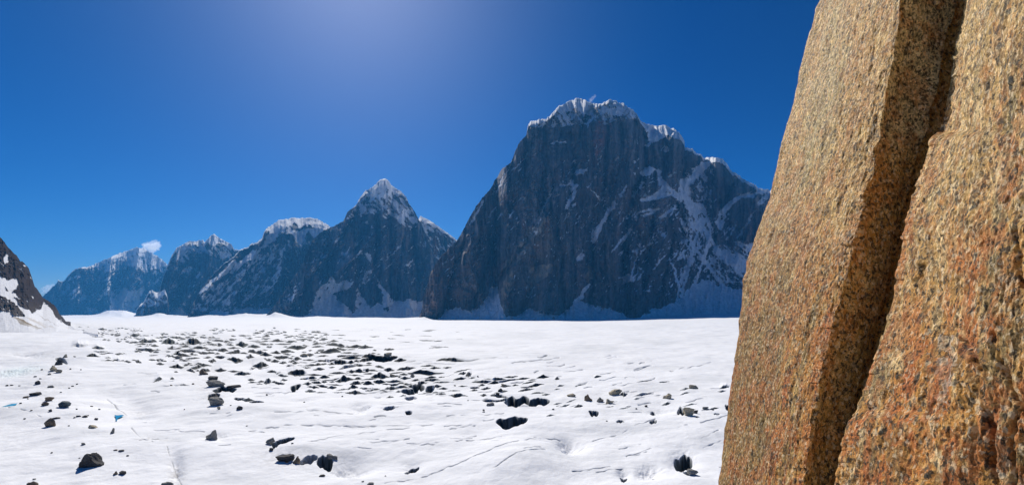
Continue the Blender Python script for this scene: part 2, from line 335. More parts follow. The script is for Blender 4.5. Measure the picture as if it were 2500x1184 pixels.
pool(*POOLS[0], pool_z[0]+.22, 'turquoise meltwater pool in the hollow right of the scattered boulders', (0.03, 0.30, 0.42, 1), [(-11, -4), (-3, -3), (6, -4), (13, -3), (6, 1), (-2, 4), (-4, 10), (-7, 10), (-7, 3)])
pool(*POOLS[1], pool_z[1]+.3, 'small pale blue meltwater pool below the dark ice step', (0.20, 0.52, 0.62, 1), [(-12, 1), (-6, -1), (4, -2), (13, -2), (10, 0), (0, 2), (-8, 3)])
pool(*POOLS[2], pool_z[2]+.25, 'pale turquoise meltwater pool at the left edge of the glacier', (0.10, 0.46, 0.60, 1), [(-22, 4), (-10, 0), (4, -4), (19, -5), (14, -1), (2, 3), (-12, 6)])

# ------------------------------------------------------------------ mountains
SNOW = (0.93, 0.94, 0.96)
def mountain(label, sil, bot, yb, slope, step=(1.2, 1.05), seed=1, cap=None, capslope=0.62, snow=(), sprinkle=(), apron=None, brown=(), ridges=(),
             gullies=(), streaks=(), relief=60, fx=26, rock=(0.15, 0.132, 0.125), jag=3.0, mat=M_mtn, warp=5.0, streak=0.55, tilt=0.0, back=(0.18, 0.45), skip=()):
    x0, x1 = sil[0][0], sil[-1][0]
    px = np.arange(x0, x1+0.01, step[0])
    top = interp(sil, px)+jag*fbm(px/9, px*0, 4, seed)+jag*0.5*vn(px/2.5, px*0, seed+5)
    bt = interp(bot, px)
    nr = int(max(bt-top)/step[1])+2
    v = np.linspace(0, 1, nr)[:, None]
    PXm = np.repeat(px[None, :], nr, 0); PYm = bt+(top-bt)*v
    wx = PXm+1.5*warp*fbm(PXm/14, PYm/14, 5, seed+11, .65); wy = PYm+1.5*warp*fbm(PXm/14, PYm/14, 5, seed+23, .65)
    ms = np.zeros(PXm.shape)
    for p in snow: ms = np.maximum(ms, inpoly(wx, wy, p)*1.0)
    ms = ms*(fbm(PXm/7+PYm/16, PYm/13, 5, seed+45, .65) > -.40)
    for (pts, wd) in streaks:
        d = dist_poly(PXm+6*fbm(PXm/11, PYm/11, 5, seed+46, .65), PYm+6*fbm(PXm/11, PYm/11, 5, seed+47, .65), pts); ms = np.maximum(ms, (d < wd*(.35+1.1*np.clip(.5+fbm(PXm/18, PYm/18, 3, seed+48), 0, 1)))*1.)
    for (p, dens, ang) in sprinkle:
        c, s_ = math.cos(R(ang)), math.sin(R(ang))
        a = (PXm*c+PYm*s_); b = (-PXm*s_+PYm*c)
        n = .75*fbm(a/26, b/6, 5, seed+41, .7)+.3*ridged(PXm/7, PYm/11, 2, seed+43)-.06
        ms = np.maximum(ms, inpoly(PXm+12*fbm(PXm/20, PYm/20, 2, seed+3), PYm+12*fbm(PXm/20, PYm/20, 2, seed+4), p)*(n > dens))
    for (p) in skip: ms = ms*(1-inpoly(wx, wy, p))
    capm = np.zeros(PXm.shape); depth = PYm-top
    if cap is not None:
        ct = interp(cap, px)*(1+0.5*fbm(px/12, px*0, 3, seed+8))
        capm = (depth < np.maximum(ct, 0)+0.35*ct*fbm(PXm/6, PYm/12, 3, seed+9)) & (ct > 0.5); ms = np.maximum(ms, capm)
    apm = np.zeros(PXm.shape, bool)
    if apron is not None:
        ap = interp(apron, px); apm = PYm+11*fbm(PXm/12, PYm/12, 5, seed+61, .6) > ap; ms = np.maximum(ms, apm)
    e = (HZ-PYm)/F
    sl_ = np.full(PXm.shape, float(slope))*(1+0.35*fbm(PXm/60, PYm/30, 3, seed+71))
    sl_ = np.where(capm, capslope*(1+0.5*fbm(PXm/14, PYm/8, 2, seed+5)), sl_)
    sl_ = np.where(apm, 0.5, sl_)
    sl_ = np.where((ms > .5) & ~capm & ~apm, sl_*0.62, sl_)
    sl_ = np.maximum(sl_, e+0.12)
    ybv = interp(yb, px) if isinstance(yb, (list, tuple)) else np.full(px.shape, float(yb))
    ratio = (sl_[:-1]-e[:-1])/np.maximum(sl_[:-1]-e[1:], 0.05)
    Ym = ybv*np.vstack([np.ones((1, len(px))), np.cumprod(ratio, 0)])
    # smooth depth sideways so that neighbouring columns agree
    k = 9
    ker = np.hanning(k+2)[1:-1]; ker /= ker.sum()
    pad = np.pad(Ym, ((0, 0), (k//2, k//2)), 'edge'); Ym = sum(ker[i]*pad[:, i:i+len(px)] for i in range(k))
    qx = PXm+tilt*(PYm-500)+10*fbm(PXm/50, PYm/80, 2, seed+2)
    scale = Ym/2800.0
    rel = relief*(ridged(qx/fx, PYm/(fx*5), 4, seed+90)*0.7+1.3*fbm(qx/(fx*3.2), PYm/(fx*5), 2, seed+95)+0.42*ridged(qx/(fx*.3), PYm/(fx*.9), 3, seed+99)+0.16*fbm(qx/(fx*.1), PYm/(fx*.2), 2, seed+98))
    rel = rel*np.where(ms > .5, 0.55, 1)
    for (pts, wd, amp) in ridges:
        d = dist_poly(PXm, PYm, pts); rel = rel+amp*np.exp(-(d/wd))
    for (pts, wd, amp) in gullies:
        d = dist_poly(PXm+7*fbm(PXm/16, PYm/22, 4, seed+15), PYm, pts); rel = rel-amp*np.exp(-(d/wd)**1.3)*np.clip(.8+.7*fbm(PXm/20, PYm/30, 3, seed+16), .1, 1.4)
    Ym = Ym-rel*scale
    Pm = np.stack([(PXm-1250)/F*Ym, Ym, CZ+e*Ym], -1)
    # albedo: rock streaks and cracks, deepened to stand in for weak relief shading
    st = fbm(qx/5, PYm/70, 4, seed+31, .6); bl = fbm(qx/30, PYm/40, 4, seed+33)
    fine = fbm(PXm/2.2, PYm/6, 3, seed+36); crk = np.clip(ridged(qx/9, PYm/60, 3, seed+32), 0, 1)**5
    st = st*1.2+0.45*fine-1.1*crk
    col_ = fbm(qx/14, PYm/160, 3, seed+34, .6)
    lum = np.clip(1+1.2*streak*st+0.5*bl+1.0*col_, .18, 3)
    for (pts, wd, amp) in ridges:  # each ridge: paler left flank, darker right flank, side shading put into the colour
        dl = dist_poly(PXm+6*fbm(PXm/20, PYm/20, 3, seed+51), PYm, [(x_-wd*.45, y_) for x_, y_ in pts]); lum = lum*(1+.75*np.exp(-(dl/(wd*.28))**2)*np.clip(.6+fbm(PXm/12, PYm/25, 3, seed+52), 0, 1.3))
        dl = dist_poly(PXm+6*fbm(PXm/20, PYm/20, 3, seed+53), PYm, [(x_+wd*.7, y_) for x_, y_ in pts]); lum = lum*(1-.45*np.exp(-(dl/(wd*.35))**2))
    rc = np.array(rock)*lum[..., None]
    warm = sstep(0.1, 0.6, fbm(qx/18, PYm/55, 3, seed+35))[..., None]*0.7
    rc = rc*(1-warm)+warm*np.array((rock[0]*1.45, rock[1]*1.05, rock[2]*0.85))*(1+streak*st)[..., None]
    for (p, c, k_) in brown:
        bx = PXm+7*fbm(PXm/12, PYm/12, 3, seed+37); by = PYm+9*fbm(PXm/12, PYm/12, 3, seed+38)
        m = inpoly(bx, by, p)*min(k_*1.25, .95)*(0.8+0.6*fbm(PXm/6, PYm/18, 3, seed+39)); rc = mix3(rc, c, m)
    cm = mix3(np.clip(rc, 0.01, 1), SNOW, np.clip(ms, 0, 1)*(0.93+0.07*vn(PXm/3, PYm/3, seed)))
    # the far side, coming down behind the crest
    T = Pm[-1]; rows = [Pm]; cols = [cm]
    for f_ in (0.03, back[0], back[1], back[1]*1.6):
        b_ = T.copy(); b_[:, 1] *= 1+f_*0.6; b_[:, 0] *= 1+f_*0.6; b_[:, 2] = np.maximum(T[:, 2]*(1-(f_/(back[1]*1.6))**1.1)-2-30*f_, -5)
        rows.append(b_[None]); cols.append(cm[-1][None])
    o = grid_mesh('mountain', np.concatenate(rows, 0), np.concatenate(cols, 0), mat, flip=False)
    tag(o, label, kind='structure'); return o

# massif
sil1 = [(1024, 774), (1030, 755), (1035, 720), (1050, 672), (1062, 645), (1080, 622), (1105, 598), (1122, 578), (1140, 545), (1150, 525), (1170, 492), (1185, 475), (1200, 460), (1206, 445), (1215, 430), (1230, 410), (1247, 395), (1258, 370),
        (1265, 352), (1275, 340), (1285, 330), (1290, 303), (1297, 298), (1330, 290), (1345, 282), (1358, 266), (1365, 258), (1380, 253), (1395, 246), (1405, 242), (1418, 241), (1430, 245), (1440, 250), (1462, 254), (1478, 251), (1490, 244), (1503, 248), (1520, 253),
        (1532, 262), (1545, 268), (1553, 278), (1560, 290), (1578, 305), (1600, 307), (1622, 307), (1645, 316), (1662, 330), (1671, 345), (1672, 358), (1690, 365), (1705, 375), (1722, 386), (1742, 383), (1762, 387), (1775, 400), (1785, 415),
        (1805, 430), (1822, 440), (1840, 452), (1862, 462), (1880, 466), (1910, 490), (1960, 540), (2020, 600), (2100, 680), (2150, 770)]
bot1 = [(1000, 784), (2200, 784)]
cap1 = [(1285, 0), (1292, 7), (1325, 10), (1332, 5), (1360, 10), (1400, 9), (1420, 12), (1450, 9), (1465, 5), (1485, 6), (1500, 9), (1545, 6), (1560, 5), (1575, 12), (1590, 28), (1625, 24), (1660, 14), (1672, 8), (1700, 5), (1720, 6), (1740, 10), (1780, 9), (1800, 7), (1850, 7), (1880, 8), (2000, 6)]
ap1 = [(1024, 800), (1060, 790), (1075, 776), (1090, 758), (1120, 752), (1150, 762), (1180, 740), (1200, 700), (1215, 705), (1222, 745), (1235, 775), (1260, 768), (1290, 752), (1315, 760), (1355, 775), (1385, 752), (1415, 735), (1440, 745), (1470, 752), (1500, 757), (1530, 776), (1560, 780), (1590, 756), (1615, 750), (1640, 742), (1665, 725), (1690, 700), (1715, 684), (1740, 690), (1800, 705), (1850, 710), (2150, 700)]
snow1 = [
    [(1297, 302), (1330, 290), (1335, 303), (1318, 309), (1300, 309)],
    [(1367, 262), (1400, 244), (1418, 248), (1450, 262), (1448, 284), (1425, 282), (1412, 262), (1392, 272), (1372, 280), (1362, 277)],
    [(1435, 314), (1433, 303), (1450, 280), (1458, 279), (1452, 292), (1440, 307)],
    [(1462, 268), (1485, 262), (1500, 250), (1540, 268), (1532, 282), (1500, 284), (1485, 276)],
    [(1385, 300), (1400, 280), (1408, 277), (1402, 292), (1388, 303)],
    [(1578, 305), (1625, 307), (1662, 325), (1670, 345), (1648, 338), (1632, 330), (1612, 340), (1596, 348), (1580, 338), (1574, 320)],
    [(1572, 355), (1590, 342), (1592, 350), (1578, 360)], [(1612, 362), (1628, 356), (1632, 372), (1620, 372)],
    [(1562, 428), (1575, 412), (1592, 407), (1604, 415), (1590, 428), (1570, 432)],
    [(1395, 426), (1408, 415), (1432, 407), (1432, 414), (1418, 424), (1402, 428)],
    [(1606, 418), (1622, 450), (1645, 462), (1662, 480), (1660, 490), (1640, 478), (1622, 480), (1600, 490), (1565, 492), (1562, 484), (1592, 478), (1608, 462), (1604, 440)],
    [(1564, 520), (1580, 508), (1606, 508), (1596, 514), (1575, 520)], [(1615, 530), (1640, 512), (1660, 503), (1640, 518), (1622, 532)],
    [(1660, 440), (1690, 425), (1712, 402), (1742, 388), (1738, 396), (1718, 420), (1695, 440), (1682, 470), (1690, 490), (1712, 500), (1722, 515), (1700, 528), (1680, 520), (1668, 495), (1655, 470)],
    [(1686, 545), (1715, 530), (1728, 535), (1720, 550), (1700, 562), (1690, 556)],
    [(1728, 530), (1742, 560), (1738, 590), (1728, 615), (1718, 622), (1722, 598), (1730, 570)],
    [(1680, 525), (1690, 560), (1692, 600), (1684, 602), (1684, 560)],
    [(1742, 600), (1790, 615), (1830, 640), (1845, 600), (1880, 590), (1900, 600), (1880, 680), (1840, 660), (1800, 668), (1775, 640), (1750, 625)],
    [(1815, 600), (1850, 590), (1900, 600), (1900, 650), (1850, 650)],
    [(1746, 545), (1756, 520), (1780, 495), (1805, 478), (1840, 465), (1820, 482), (1790, 500), (1770, 525), (1762, 565), (1752, 560)],
    [(1850, 500), (1862, 480), (1880, 470), (1878, 480), (1858, 505)], [(1836, 520), (1848, 508), (1842, 522)],
    [(1445, 590), (1447, 565), (1470, 540), (1485, 510), (1505, 493), (1500, 508), (1482, 530), (1466, 560), (1452, 592)],
    [(1512, 478), (1520, 462), (1530, 452), (1524, 470), (1515, 480)],
    [(1365, 456), (1395, 438), (1394, 446), (1372, 457)], [(1396, 446), (1410, 452), (1402, 480), (1386, 505), (1380, 505), (1392, 475)],
    [(1310, 545), (1318, 532), (1322, 535), (1315, 548)], [(1352, 478), (1362, 472), (1360, 478)], [(1190, 530), (1212, 504), (1210, 512), (1195, 532)],
    [(1408, 635), (1425, 615), (1424, 635)], [(1403, 735), (1425, 705), (1438, 692), (1432, 712), (1410, 738)],
    [(1518, 680), (1535, 665), (1548, 672), (1560, 650), (1548, 690), (1530, 690), (1520, 695)], [(1385, 760), (1420, 735), (1440, 750), (1440, 775), (1385, 778)],
    [(1660, 670), (1680, 640), (1685, 655), (1670, 690), (1664, 700)], [(1660, 600), (1668, 580), (1672, 590)], [(1650, 640), (1662, 612), (1664, 630)],
    [(1710, 560), (1722, 545), (1716, 575)], [(1340, 350), (1380, 345), (1382, 352), (1378, 348), (1345, 354)], [(1450, 366), (1460, 352), (1458, 362)], [(1430, 460), (1445, 448), (1435, 464)],
    [(1440, 455), (1465, 480), (1465, 490)], [(1542, 470), (1555, 462), (1548, 480)], [(1560, 455), (1570, 450), (1565, 460)]]
brown1 = [([(1040, 620), (1110, 590), (1200, 600), (1190, 740), (1040, 775)], (.24, .175, .135), .35), ([(1230, 640), (1330, 560), (1420, 640), (1420, 770), (1220, 770)], (.25, .20, .15), .35), ([(1430, 640), (1640, 600), (1660, 740), (1440, 760)], (.21, .165, .125), .3), ([(1400, 300), (1560, 300), (1560, 520), (1420, 560)], (.20, .17, .15), .3), ([(1285, 700), (1300, 650), (1322, 640), (1345, 645), (1350, 665), (1325, 680), (1305, 690), (1290, 712)], (.50, .40, .29), .85),
          ([(1222, 700), (1240, 665), (1255, 650), (1250, 700), (1232, 735), (1222, 725)], (.42, .32, .22), .8), ([(1215, 770), (1228, 742), (1242, 755), (1245, 775)], (.36, .31, .25), .8),
          ([(1428, 680), (1440, 650), (1452, 655), (1450, 680), (1435, 690)], (.38, .26, .15), .8), ([(1345, 270), (1375, 290), (1400, 400), (1380, 440), (1350, 330)], (.10, .085, .085), .4),
          ([(1460, 290), (1500, 290), (1480, 350), (1455, 390), (1445, 350)], (.26, .12, .10), .6), ([(1060, 640), (1080, 640), (1080, 760), (1045, 770), (1040, 720)], (.28, .18, .13), .6),
          ([(1275, 580), (1330, 520), (1330, 560), (1290, 610), (1260, 650), (1230, 660)], (.30, .28, .24), .6), ([(1560, 560), (1640, 540), (1680, 620), (1640, 680), (1590, 650)], (.13, .10, .075), .45),
          ([(1715, 430), (1740, 400), (1742, 440), (1725, 450)], (.18, .13, .11), .6), ([(1740, 400), (1765, 420), (1775, 500), (1750, 480)], (.14, .12, .11), .5),
          ([(1530, 760), (1560, 700), (1620, 640), (1640, 700), (1600, 750)], (.13, .10, .08), .5), ([(1175, 560), (1190, 545), (1195, 620), (1180, 640)], (.15, .10, .08), .5), ([(1630, 360), (1665, 360), (1668, 450), (1640, 460)], (.16, .14, .12), .5)]
rid1 = [([(1425, 260), (1425, 330), (1400, 420), (1360, 500), (1310, 560), (1270, 620), (1235, 690), (1225, 770)], 34, 150),
        ([(1555, 300), (1560, 400), (1520, 480), (1500, 600), (1500, 760)], 30, 110), ([(1665, 350), (1660, 450), (1640, 540), (1600, 650), (1550, 775)], 30, 170),
        ([(1745, 395), (1760, 480), (1740, 560), (1700, 660)], 22, 120), ([(1290, 310), (1230, 480), (1130, 640), (1050, 760)], 30, 30), ([(1820, 450), (1830, 560), (1800, 640)], 24, 90),
        ([(1345, 480), (1345, 620), (1320, 770)], 20, 70), ([(1460, 300), (1455, 430), (1430, 560), (1420, 700)], 24, 70)]
_g = lambda *a: [(a[i], a[i+1]) for i in range(0, len(a), 2)]
gul1 = [(_g(1442, 262, 1426, 300, 1412, 360, 1404, 410), 7, 150), (_g(1556, 300, 1580, 345, 1574, 400, 1546, 470, 1530, 560, 1524, 640, 1536, 760), 9, 170), (_g(1482, 285, 1478, 420, 1470, 500), 5, 90),
        (_g(1395, 330, 1400, 430, 1388, 480), 5, 90), (_g(1330, 310, 1336, 480, 1302, 560, 1250, 640, 1192, 725), 8, 150), (_g(1672, 352, 1666, 430, 1655, 500, 1668, 580), 7, 120), (_g(1704, 378, 1690, 425), 5, 80),
        (_g(1795, 440, 1770, 480, 1750, 560), 6, 90), (_g(1216, 560, 1190, 640, 1158, 745), 7, 120), (_g(1135, 590, 1100, 690, 1085, 760), 6, 100), (_g(1440, 540, 1450, 660, 1445, 740), 6, 110), (_g(1496, 420, 1490, 560), 5, 80),
        (_g(1362, 560, 1372, 640, 1376, 760), 6, 110), (_g(1592, 540, 1580, 640, 1572, 720), 6, 110), (_g(1642, 560, 1626, 660, 1600, 740), 6, 110), (_g(1284, 345, 1280, 440, 1242, 520, 1202, 600), 5, 80), (_g(1312, 640, 1292, 700, 1272, 762), 5, 90),
        (_g(1520, 300, 1515, 400, 1500, 470), 5, 80), (_g(1365, 300, 1362, 400, 1340, 520), 5, 90), (_g(1624, 360, 1620, 430), 5, 80), (_g(1745, 420, 1738, 500, 1745, 600), 6, 90), (_g(1475, 600, 1480, 700, 1470, 760), 5, 90), (_g(1400, 600, 1408, 700), 5, 80), (_g(1560, 560, 1552, 660), 5, 80)]
mountain('massive grey granite massif with snow along its flat summit, tallest mountain in the view', sil1, bot1, [(1000, 2450), (1250, 2400), (1500, 2450), (1800, 2900), (2200, 3300)], 1.62, seed=10, cap=cap1, snow=snow1, apron=ap1, brown=brown1, ridges=rid1, gullies=gul1, streaks=[(_g(1878, 468, 1806, 482, 1772, 505, 1748, 545), 3.5), (_g(1664, 445, 1690, 500, 1704, 560, 1682, 650, 1664, 725), 4), (_g(1566, 490, 1602, 478, 1625, 456), 4), (_g(1715, 500, 1736, 560, 1716, 640, 1692, 705), 4),
         (_g(1610, 510, 1570, 526), 3), (_g(1540, 560, 1496, 612), 2), (_g(1345, 475, 1300, 560), 2), (_g(1592, 545, 1652, 502), 2.5), (_g(1700, 615, 1765, 695), 3.5), (_g(1500, 494, 1470, 545, 1450, 592), 4), (_g(1396, 440, 1404, 470, 1384, 508), 3), (_g(1530, 455, 1512, 482), 2.5),
         (_g(1742, 390, 1702, 412, 1672, 470), 5), (_g(1606, 418, 1630, 455, 1660, 486), 5), (_g(1720, 560, 1745, 600, 1800, 655), 4), (_g(1640, 640, 1660, 700, 1650, 735), 2.5), (_g(1230, 425, 1212, 470), 2), (_g(1180, 490, 1150, 545), 2), (_g(1840, 520, 1800, 580), 2), (_g(1560, 600, 1540, 680, 1520, 695), 2.5), (_g(1440, 695, 1405, 738), 3.5), (_g(1425, 612, 1410, 636), 2.5)],
         sprinkle=[([(1550, 420), (1700, 420), (1860, 640), (1820, 700), (1640, 740), (1560, 700), (1540, 520)], .27, -50), ([(1350, 240), (1560, 240), (1570, 290), (1340, 310)], .05, 60),
                   ([(1060, 600), (1300, 330), (1320, 500), (1100, 740)], .38, -40), ([(1660, 420), (1740, 400), (1740, 560), (1700, 680), (1660, 560)], .16, 70), ([(1240, 440), (1560, 330), (1560, 720), (1250, 720)], .40, -55), ([(1740, 590), (1850, 600), (1820, 700), (1720, 690)], .05, 40)])
mountain('ridge running on to the right behind the granite slabs', [(1960, 776), (1990, 690), (2040, 600), (2100, 545), (2200, 500), (2290, 455), (2400, 480), (2520, 520), (2640, 490), (2760, 470), (2900, 540), (3100, 640), (3300, 776)], [(1900, 784), (3400, 784)], 3300, 1.6, step=(4, 4), seed=120,
         cap=[(1960, 0), (2100, 10), (2300, 20), (2600, 14), (2800, 16), (3100, 6), (3300, 0)], apron=[(1960, 790), (2100, 745), (2300, 755), (2600, 735), (3300, 750)], sprinkle=[([(2000, 700), (2200, 500), (2900, 480), (3200, 700)], .2, -40)], rock=(.11, .105, .105))
# central pyramid
sil2 = [(640, 776), (660, 760), (672, 742), (690, 718), (702, 700), (720, 675), (733, 655), (742, 632), (752, 612), (762, 590), (775, 575), (790, 562), (805, 557), (820, 548), (838, 540), (843, 530), (848, 518), (862, 508), (872, 495), (882, 478), (893, 466), (905, 460), (920, 447), (930, 439), (938, 436), (947, 441),
        (955, 452), (968, 460), (982, 470), (992, 482), (1000, 500), (1012, 515), (1022, 535), (1030, 550), (1040, 575), (1052, 610), (1070, 660), (1085, 700), (1110, 750), (1130, 776)]
ap2 = [(640, 800), (680, 792), (700, 770), (740, 772), (762, 758), (775, 735), (800, 712), (825, 730), (850, 750), (862, 762), (890, 738), (905, 750), (925, 742), (945, 758), (965, 735), (985, 733), (1030, 732), (1130, 735)]
snow2 = [[(898, 466), (938, 434), (952, 447), (985, 470), (972, 478), (955, 470), (945, 490), (925, 480), (905, 490)], [(765, 745), (772, 712), (800, 690), (812, 675), (822, 690), (845, 685), (864, 690), (840, 712), (820, 716), (812, 722), (815, 760), (790, 762)],
         [(922, 678), (935, 700), (960, 735), (972, 750), (930, 752), (935, 720)], [(872, 700), (885, 725), (900, 740), (895, 755), (870, 750)], [(893, 615), (903, 620), (908, 642), (895, 632)], [(886, 690), (892, 665), (912, 658), (895, 675), (892, 695)],
         [(985, 500), (996, 520), (988, 540), (975, 540), (978, 518)], [(1000, 530), (1015, 530), (1022, 542), (1008, 543)], [(955, 500), (968, 497), (974, 518), (962, 515)], [(832, 618), (848, 615), (846, 624), (830, 625)], [(992, 645), (1010, 632), (1004, 645), (994, 650)], [(700, 735), (722, 715), (726, 710), (712, 738)], [(862, 595), (874, 590), (876, 600), (864, 602)], [(690, 730), (700, 724), (704, 730), (694, 736)]]
mountain('dark pyramid-shaped mountain with a pointed snowy tip, left of the massif', sil2, [(600, 780), (1200, 780)], [(640, 3650), (1130, 3900)], 1.65, seed=30, cap=[(860, 0), (900, 10), (925, 16), (940, 20), (955, 16), (975, 8), (990, 0)], snow=snow2, apron=ap2, gullies=[(_g(905, 470, 890, 560, 850, 660, 830, 740), 6, 130), (_g(960, 480, 950, 600, 955, 700), 6, 130), (_g(1010, 560, 1020, 680), 5, 110), (_g(870, 520, 830, 600, 780, 680), 6, 110), (_g(925, 500, 918, 620, 905, 700), 5, 100), (_g(985, 560, 978, 720), 5, 110), (_g(800, 600, 750, 700, 720, 760), 5, 100)],
         sprinkle=[([(840, 540), (900, 465), (985, 470), (1025, 540), (1000, 560), (930, 520)], .0, 45), ([(730, 680), (850, 540), (1030, 560), (1050, 700), (800, 700)], .37, -50), ([(680, 760), (760, 600), (850, 540), (840, 560), (760, 680), (720, 765)], .28, -50)],
         ridges=[([(938, 440), (930, 560), (850, 640), (780, 700)], 22, 150), ([(938, 440), (985, 560), (1000, 740)], 22, 120), ([(860, 520), (800, 620), (700, 750)], 16, 100), ([(850, 700), (840, 760)], 10, 70), ([(905, 660), (915, 730)], 9, 60)],
         brown=[([(968, 560), (985, 545), (995, 560), (985, 575)], (.20, .17, .15), .6), ([(1000, 700), (1020, 690), (1020, 735), (1002, 730)], (.17, .16, .15), .6), ([(955, 650), (965, 655), (962, 690), (955, 680)], (.17, .15, .14), .5)], relief=40, fx=18, rock=(0.115, 0.11, 0.115), jag=2.6)
mountain('snow-crested shoulder peak showing between the pyramid mountain and the massif', [(985, 776), (1010, 560), (1026, 528), (1045, 535), (1060, 545), (1082, 562), (1098, 572), (1112, 583), (1130, 600), (1180, 700), (1200, 776)], [(900, 780), (1300, 780)], 4600, 1.7, seed=35,
         cap=[(985, 0), (1020, 12), (1060, 9), (1090, 6), (1112, 5), (1130, 3), (1200, 0)], sprinkle=[([(1020, 530), (1115, 585), (1100, 650), (1020, 600)], .15, 55), ([(1020, 600), (1110, 600), (1110, 700), (1020, 700)], .35, 30)],
         snow=[[(1032, 545), (1055, 555), (1060, 568), (1045, 562)], [(1062, 560), (1080, 575), (1078, 580)]], relief=35, fx=18, jag=1.5)
# snowy broad peak
sil3 = [(455, 780), (468, 745), (485, 715), (500, 695), (520, 670), (545, 645), (565, 630), (585, 612), (602, 604), (612, 598), (625, 592), (640, 580), (645, 565), (655, 556), (665, 548), (680, 538), (700, 534), (722, 531), (745, 533), (765, 533), (778, 537), (795, 547), (806, 553), (830, 570), (860, 620), (900, 700), (930, 776)]
snow3 = [[(640, 600), (660, 560), (680, 540), (700, 545), (715, 560), (735, 562), (760, 556), (750, 570), (742, 590), (738, 605), (725, 590), (712, 570), (690, 570), (670, 590), (650, 600), (620, 615)], [(755, 560), (790, 545), (806, 556), (798, 568), (780, 580), (765, 578)],
         [(480, 715), (510, 690), (545, 660), (575, 635), (580, 645), (545, 672), (510, 700), (488, 722)], [(600, 625), (625, 612), (640, 605), (610, 635), (590, 650), (560, 665), (580, 645)], [(530, 700), (560, 680), (540, 700), (525, 712)]]
mountain('broad mountain with a bright snowfield near its top, left of the dark pyramid', sil3, [(400, 782), (1000, 782)], [(455, 4300), (930, 4900)], 1.5, seed=50, cap=[(500, 0), (640, 4), (660, 10), (690, 16), (740, 22), (780, 16), (806, 12), (830, 6), (850, 0)], snow=snow3, capslope=.55,
         apron=[(455, 790), (480, 770), (510, 765), (530, 755), (560, 762), (600, 752), (640, 755), (670, 752), (700, 765), (930, 770)],
         sprinkle=[([(460, 760), (640, 590), (700, 600), (660, 760)], .08, -48), ([(700, 590), (800, 580), (760, 700), (680, 740)], .30, 50)], ridges=[([(650, 570), (600, 660), (560, 760)], 16, 140), ([(720, 560), (690, 660), (640, 750)], 16, 120), ([(575, 630), (500, 720)], 10, 120)], relief=45, fx=16, rock=(0.07, 0.07, 0.075), jag=2.8)
# spiky horn
sil4 = [(380, 780), (386, 730), (392, 700), (400, 670), (408, 650), (415, 635), (422, 620), (432, 605), (445, 596), (462, 590), (480, 589), (495, 587), (500, 592), (508, 583), (515, 576), (522, 571), (530, 577), (537, 584), (548, 588), (560, 594), (568, 601), (572, 610), (590, 612), (610, 625), (640, 660), (700, 776)]
mountain('blue hazy horn-shaped mountain with a tiny sharp snow tip', sil4, [(300, 782), (800, 782)], [(380, 5400), (700, 5900)], 1.55, seed=70, cap=[(380, 0), (420, 4), (450, 9), (490, 8), (515, 14), (525, 20), (540, 12), (560, 8), (580, 3), (700, 0)], capslope=.8,
         snow=[[(420, 640), (445, 605), (480, 592), (470, 605), (445, 625)], [(510, 585), (525, 575), (535, 590), (530, 598), (512, 598)]], apron=[(380, 780), (400, 772), (420, 760), (440, 752), (460, 765), (500, 748), (700, 750)],
         sprinkle=[([(400, 660), (440, 600), (570, 600), (570, 640), (500, 620), (430, 660)], -.02, 50), ([(390, 780), (420, 660), (580, 650), (520, 770)], .22, -50)], ridges=[([(523, 575), (510, 650), (450, 740)], 14, 140), ([(440, 600), (400, 760)], 12, 100)], relief=50, fx=14, rock=(0.055, 0.055, 0.06), jag=2.4,
         brown=[([(385, 720), (400, 690), (404, 715), (395, 765), (386, 770)], (.20, .16, .15), .5)])
mountain('small rocky buttress with a sunlit snowy top at the foot of the far mountains', [(330, 776), (334, 755), (343, 742), (350, 738), (358, 722), (364, 710), (372, 708), (380, 714), (392, 712), (402, 706), (408, 720), (414, 776)], [(300, 780), (500, 780)], 5000, 1.3, seed=80, step=(.7, .7),
         snow=[[(366, 712), (400, 710), (404, 716), (396, 728), (380, 730), (366, 724)], [(340, 765), (350, 745), (352, 770)]], sprinkle=[([(345, 735), (405, 710), (405, 740), (350, 750)], .0, 30)], relief=30, fx=12, rock=(.12, .11, .11), jag=1.2,
         cap=[(330, 0), (364, 8), (400, 8), (414, 0)], capslope=.5, brown=[([(372, 730), (400, 718), (396, 750), (380, 760)], (.26, .21, .19), .6)])
# far left
sil5 = [(60, 780), (90, 740), (112, 716), (125, 704), (138, 693), (143, 684), (149, 688), (158, 686), (168, 670), (180, 660), (195, 653), (212, 651), (230, 645), (250, 636), (272, 628), (292, 618), (310, 612), (325, 607), (340, 604), (352, 608), (362, 614), (380, 622), (395, 634), (408, 646), (430, 665), (470, 710), (520, 776)]
mountain('farthest blue mountain with fluted snow faces below a small cloud', sil5, [(0, 782), (600, 782)], [(60, 7600), (520, 8000)], 1.35, seed=90, cap=[(60, 0), (200, 2), (230, 8), (270, 13), (300, 14), (340, 10), (380, 16), (408, 12), (470, 4), (520, 0)], capslope=.75,
         snow=[[(270, 760), (272, 735), (300, 700), (320, 712), (352, 706), (340, 740), (330, 755), (300, 750)], [(205, 762), (215, 748), (235, 750), (240, 765)], [(268, 700), (276, 715), (282, 740), (272, 745)]],
         sprinkle=[([(220, 650), (340, 600), (410, 645), (400, 665), (320, 650), (260, 660)], -.12, 75), ([(150, 690), (260, 650), (400, 670), (350, 740), (200, 740), (130, 720)], .14, -40)], ridges=[([(340, 606), (330, 680), (300, 740)], 14, 200), ([(272, 630), (262, 700), (270, 760)], 14, 200), ([(200, 655), (180, 740)], 14, 180)],
         relief=70, fx=13, rock=(0.05, 0.05, 0.055), jag=2.2, apron=[(60, 790), (200, 775), (220, 768), (245, 766), (268, 752), (300, 744), (330, 755), (420, 760), (520, 765)], brown=[([(225, 770), (235, 762), (245, 770)], (.3, .27, .26), .6)])
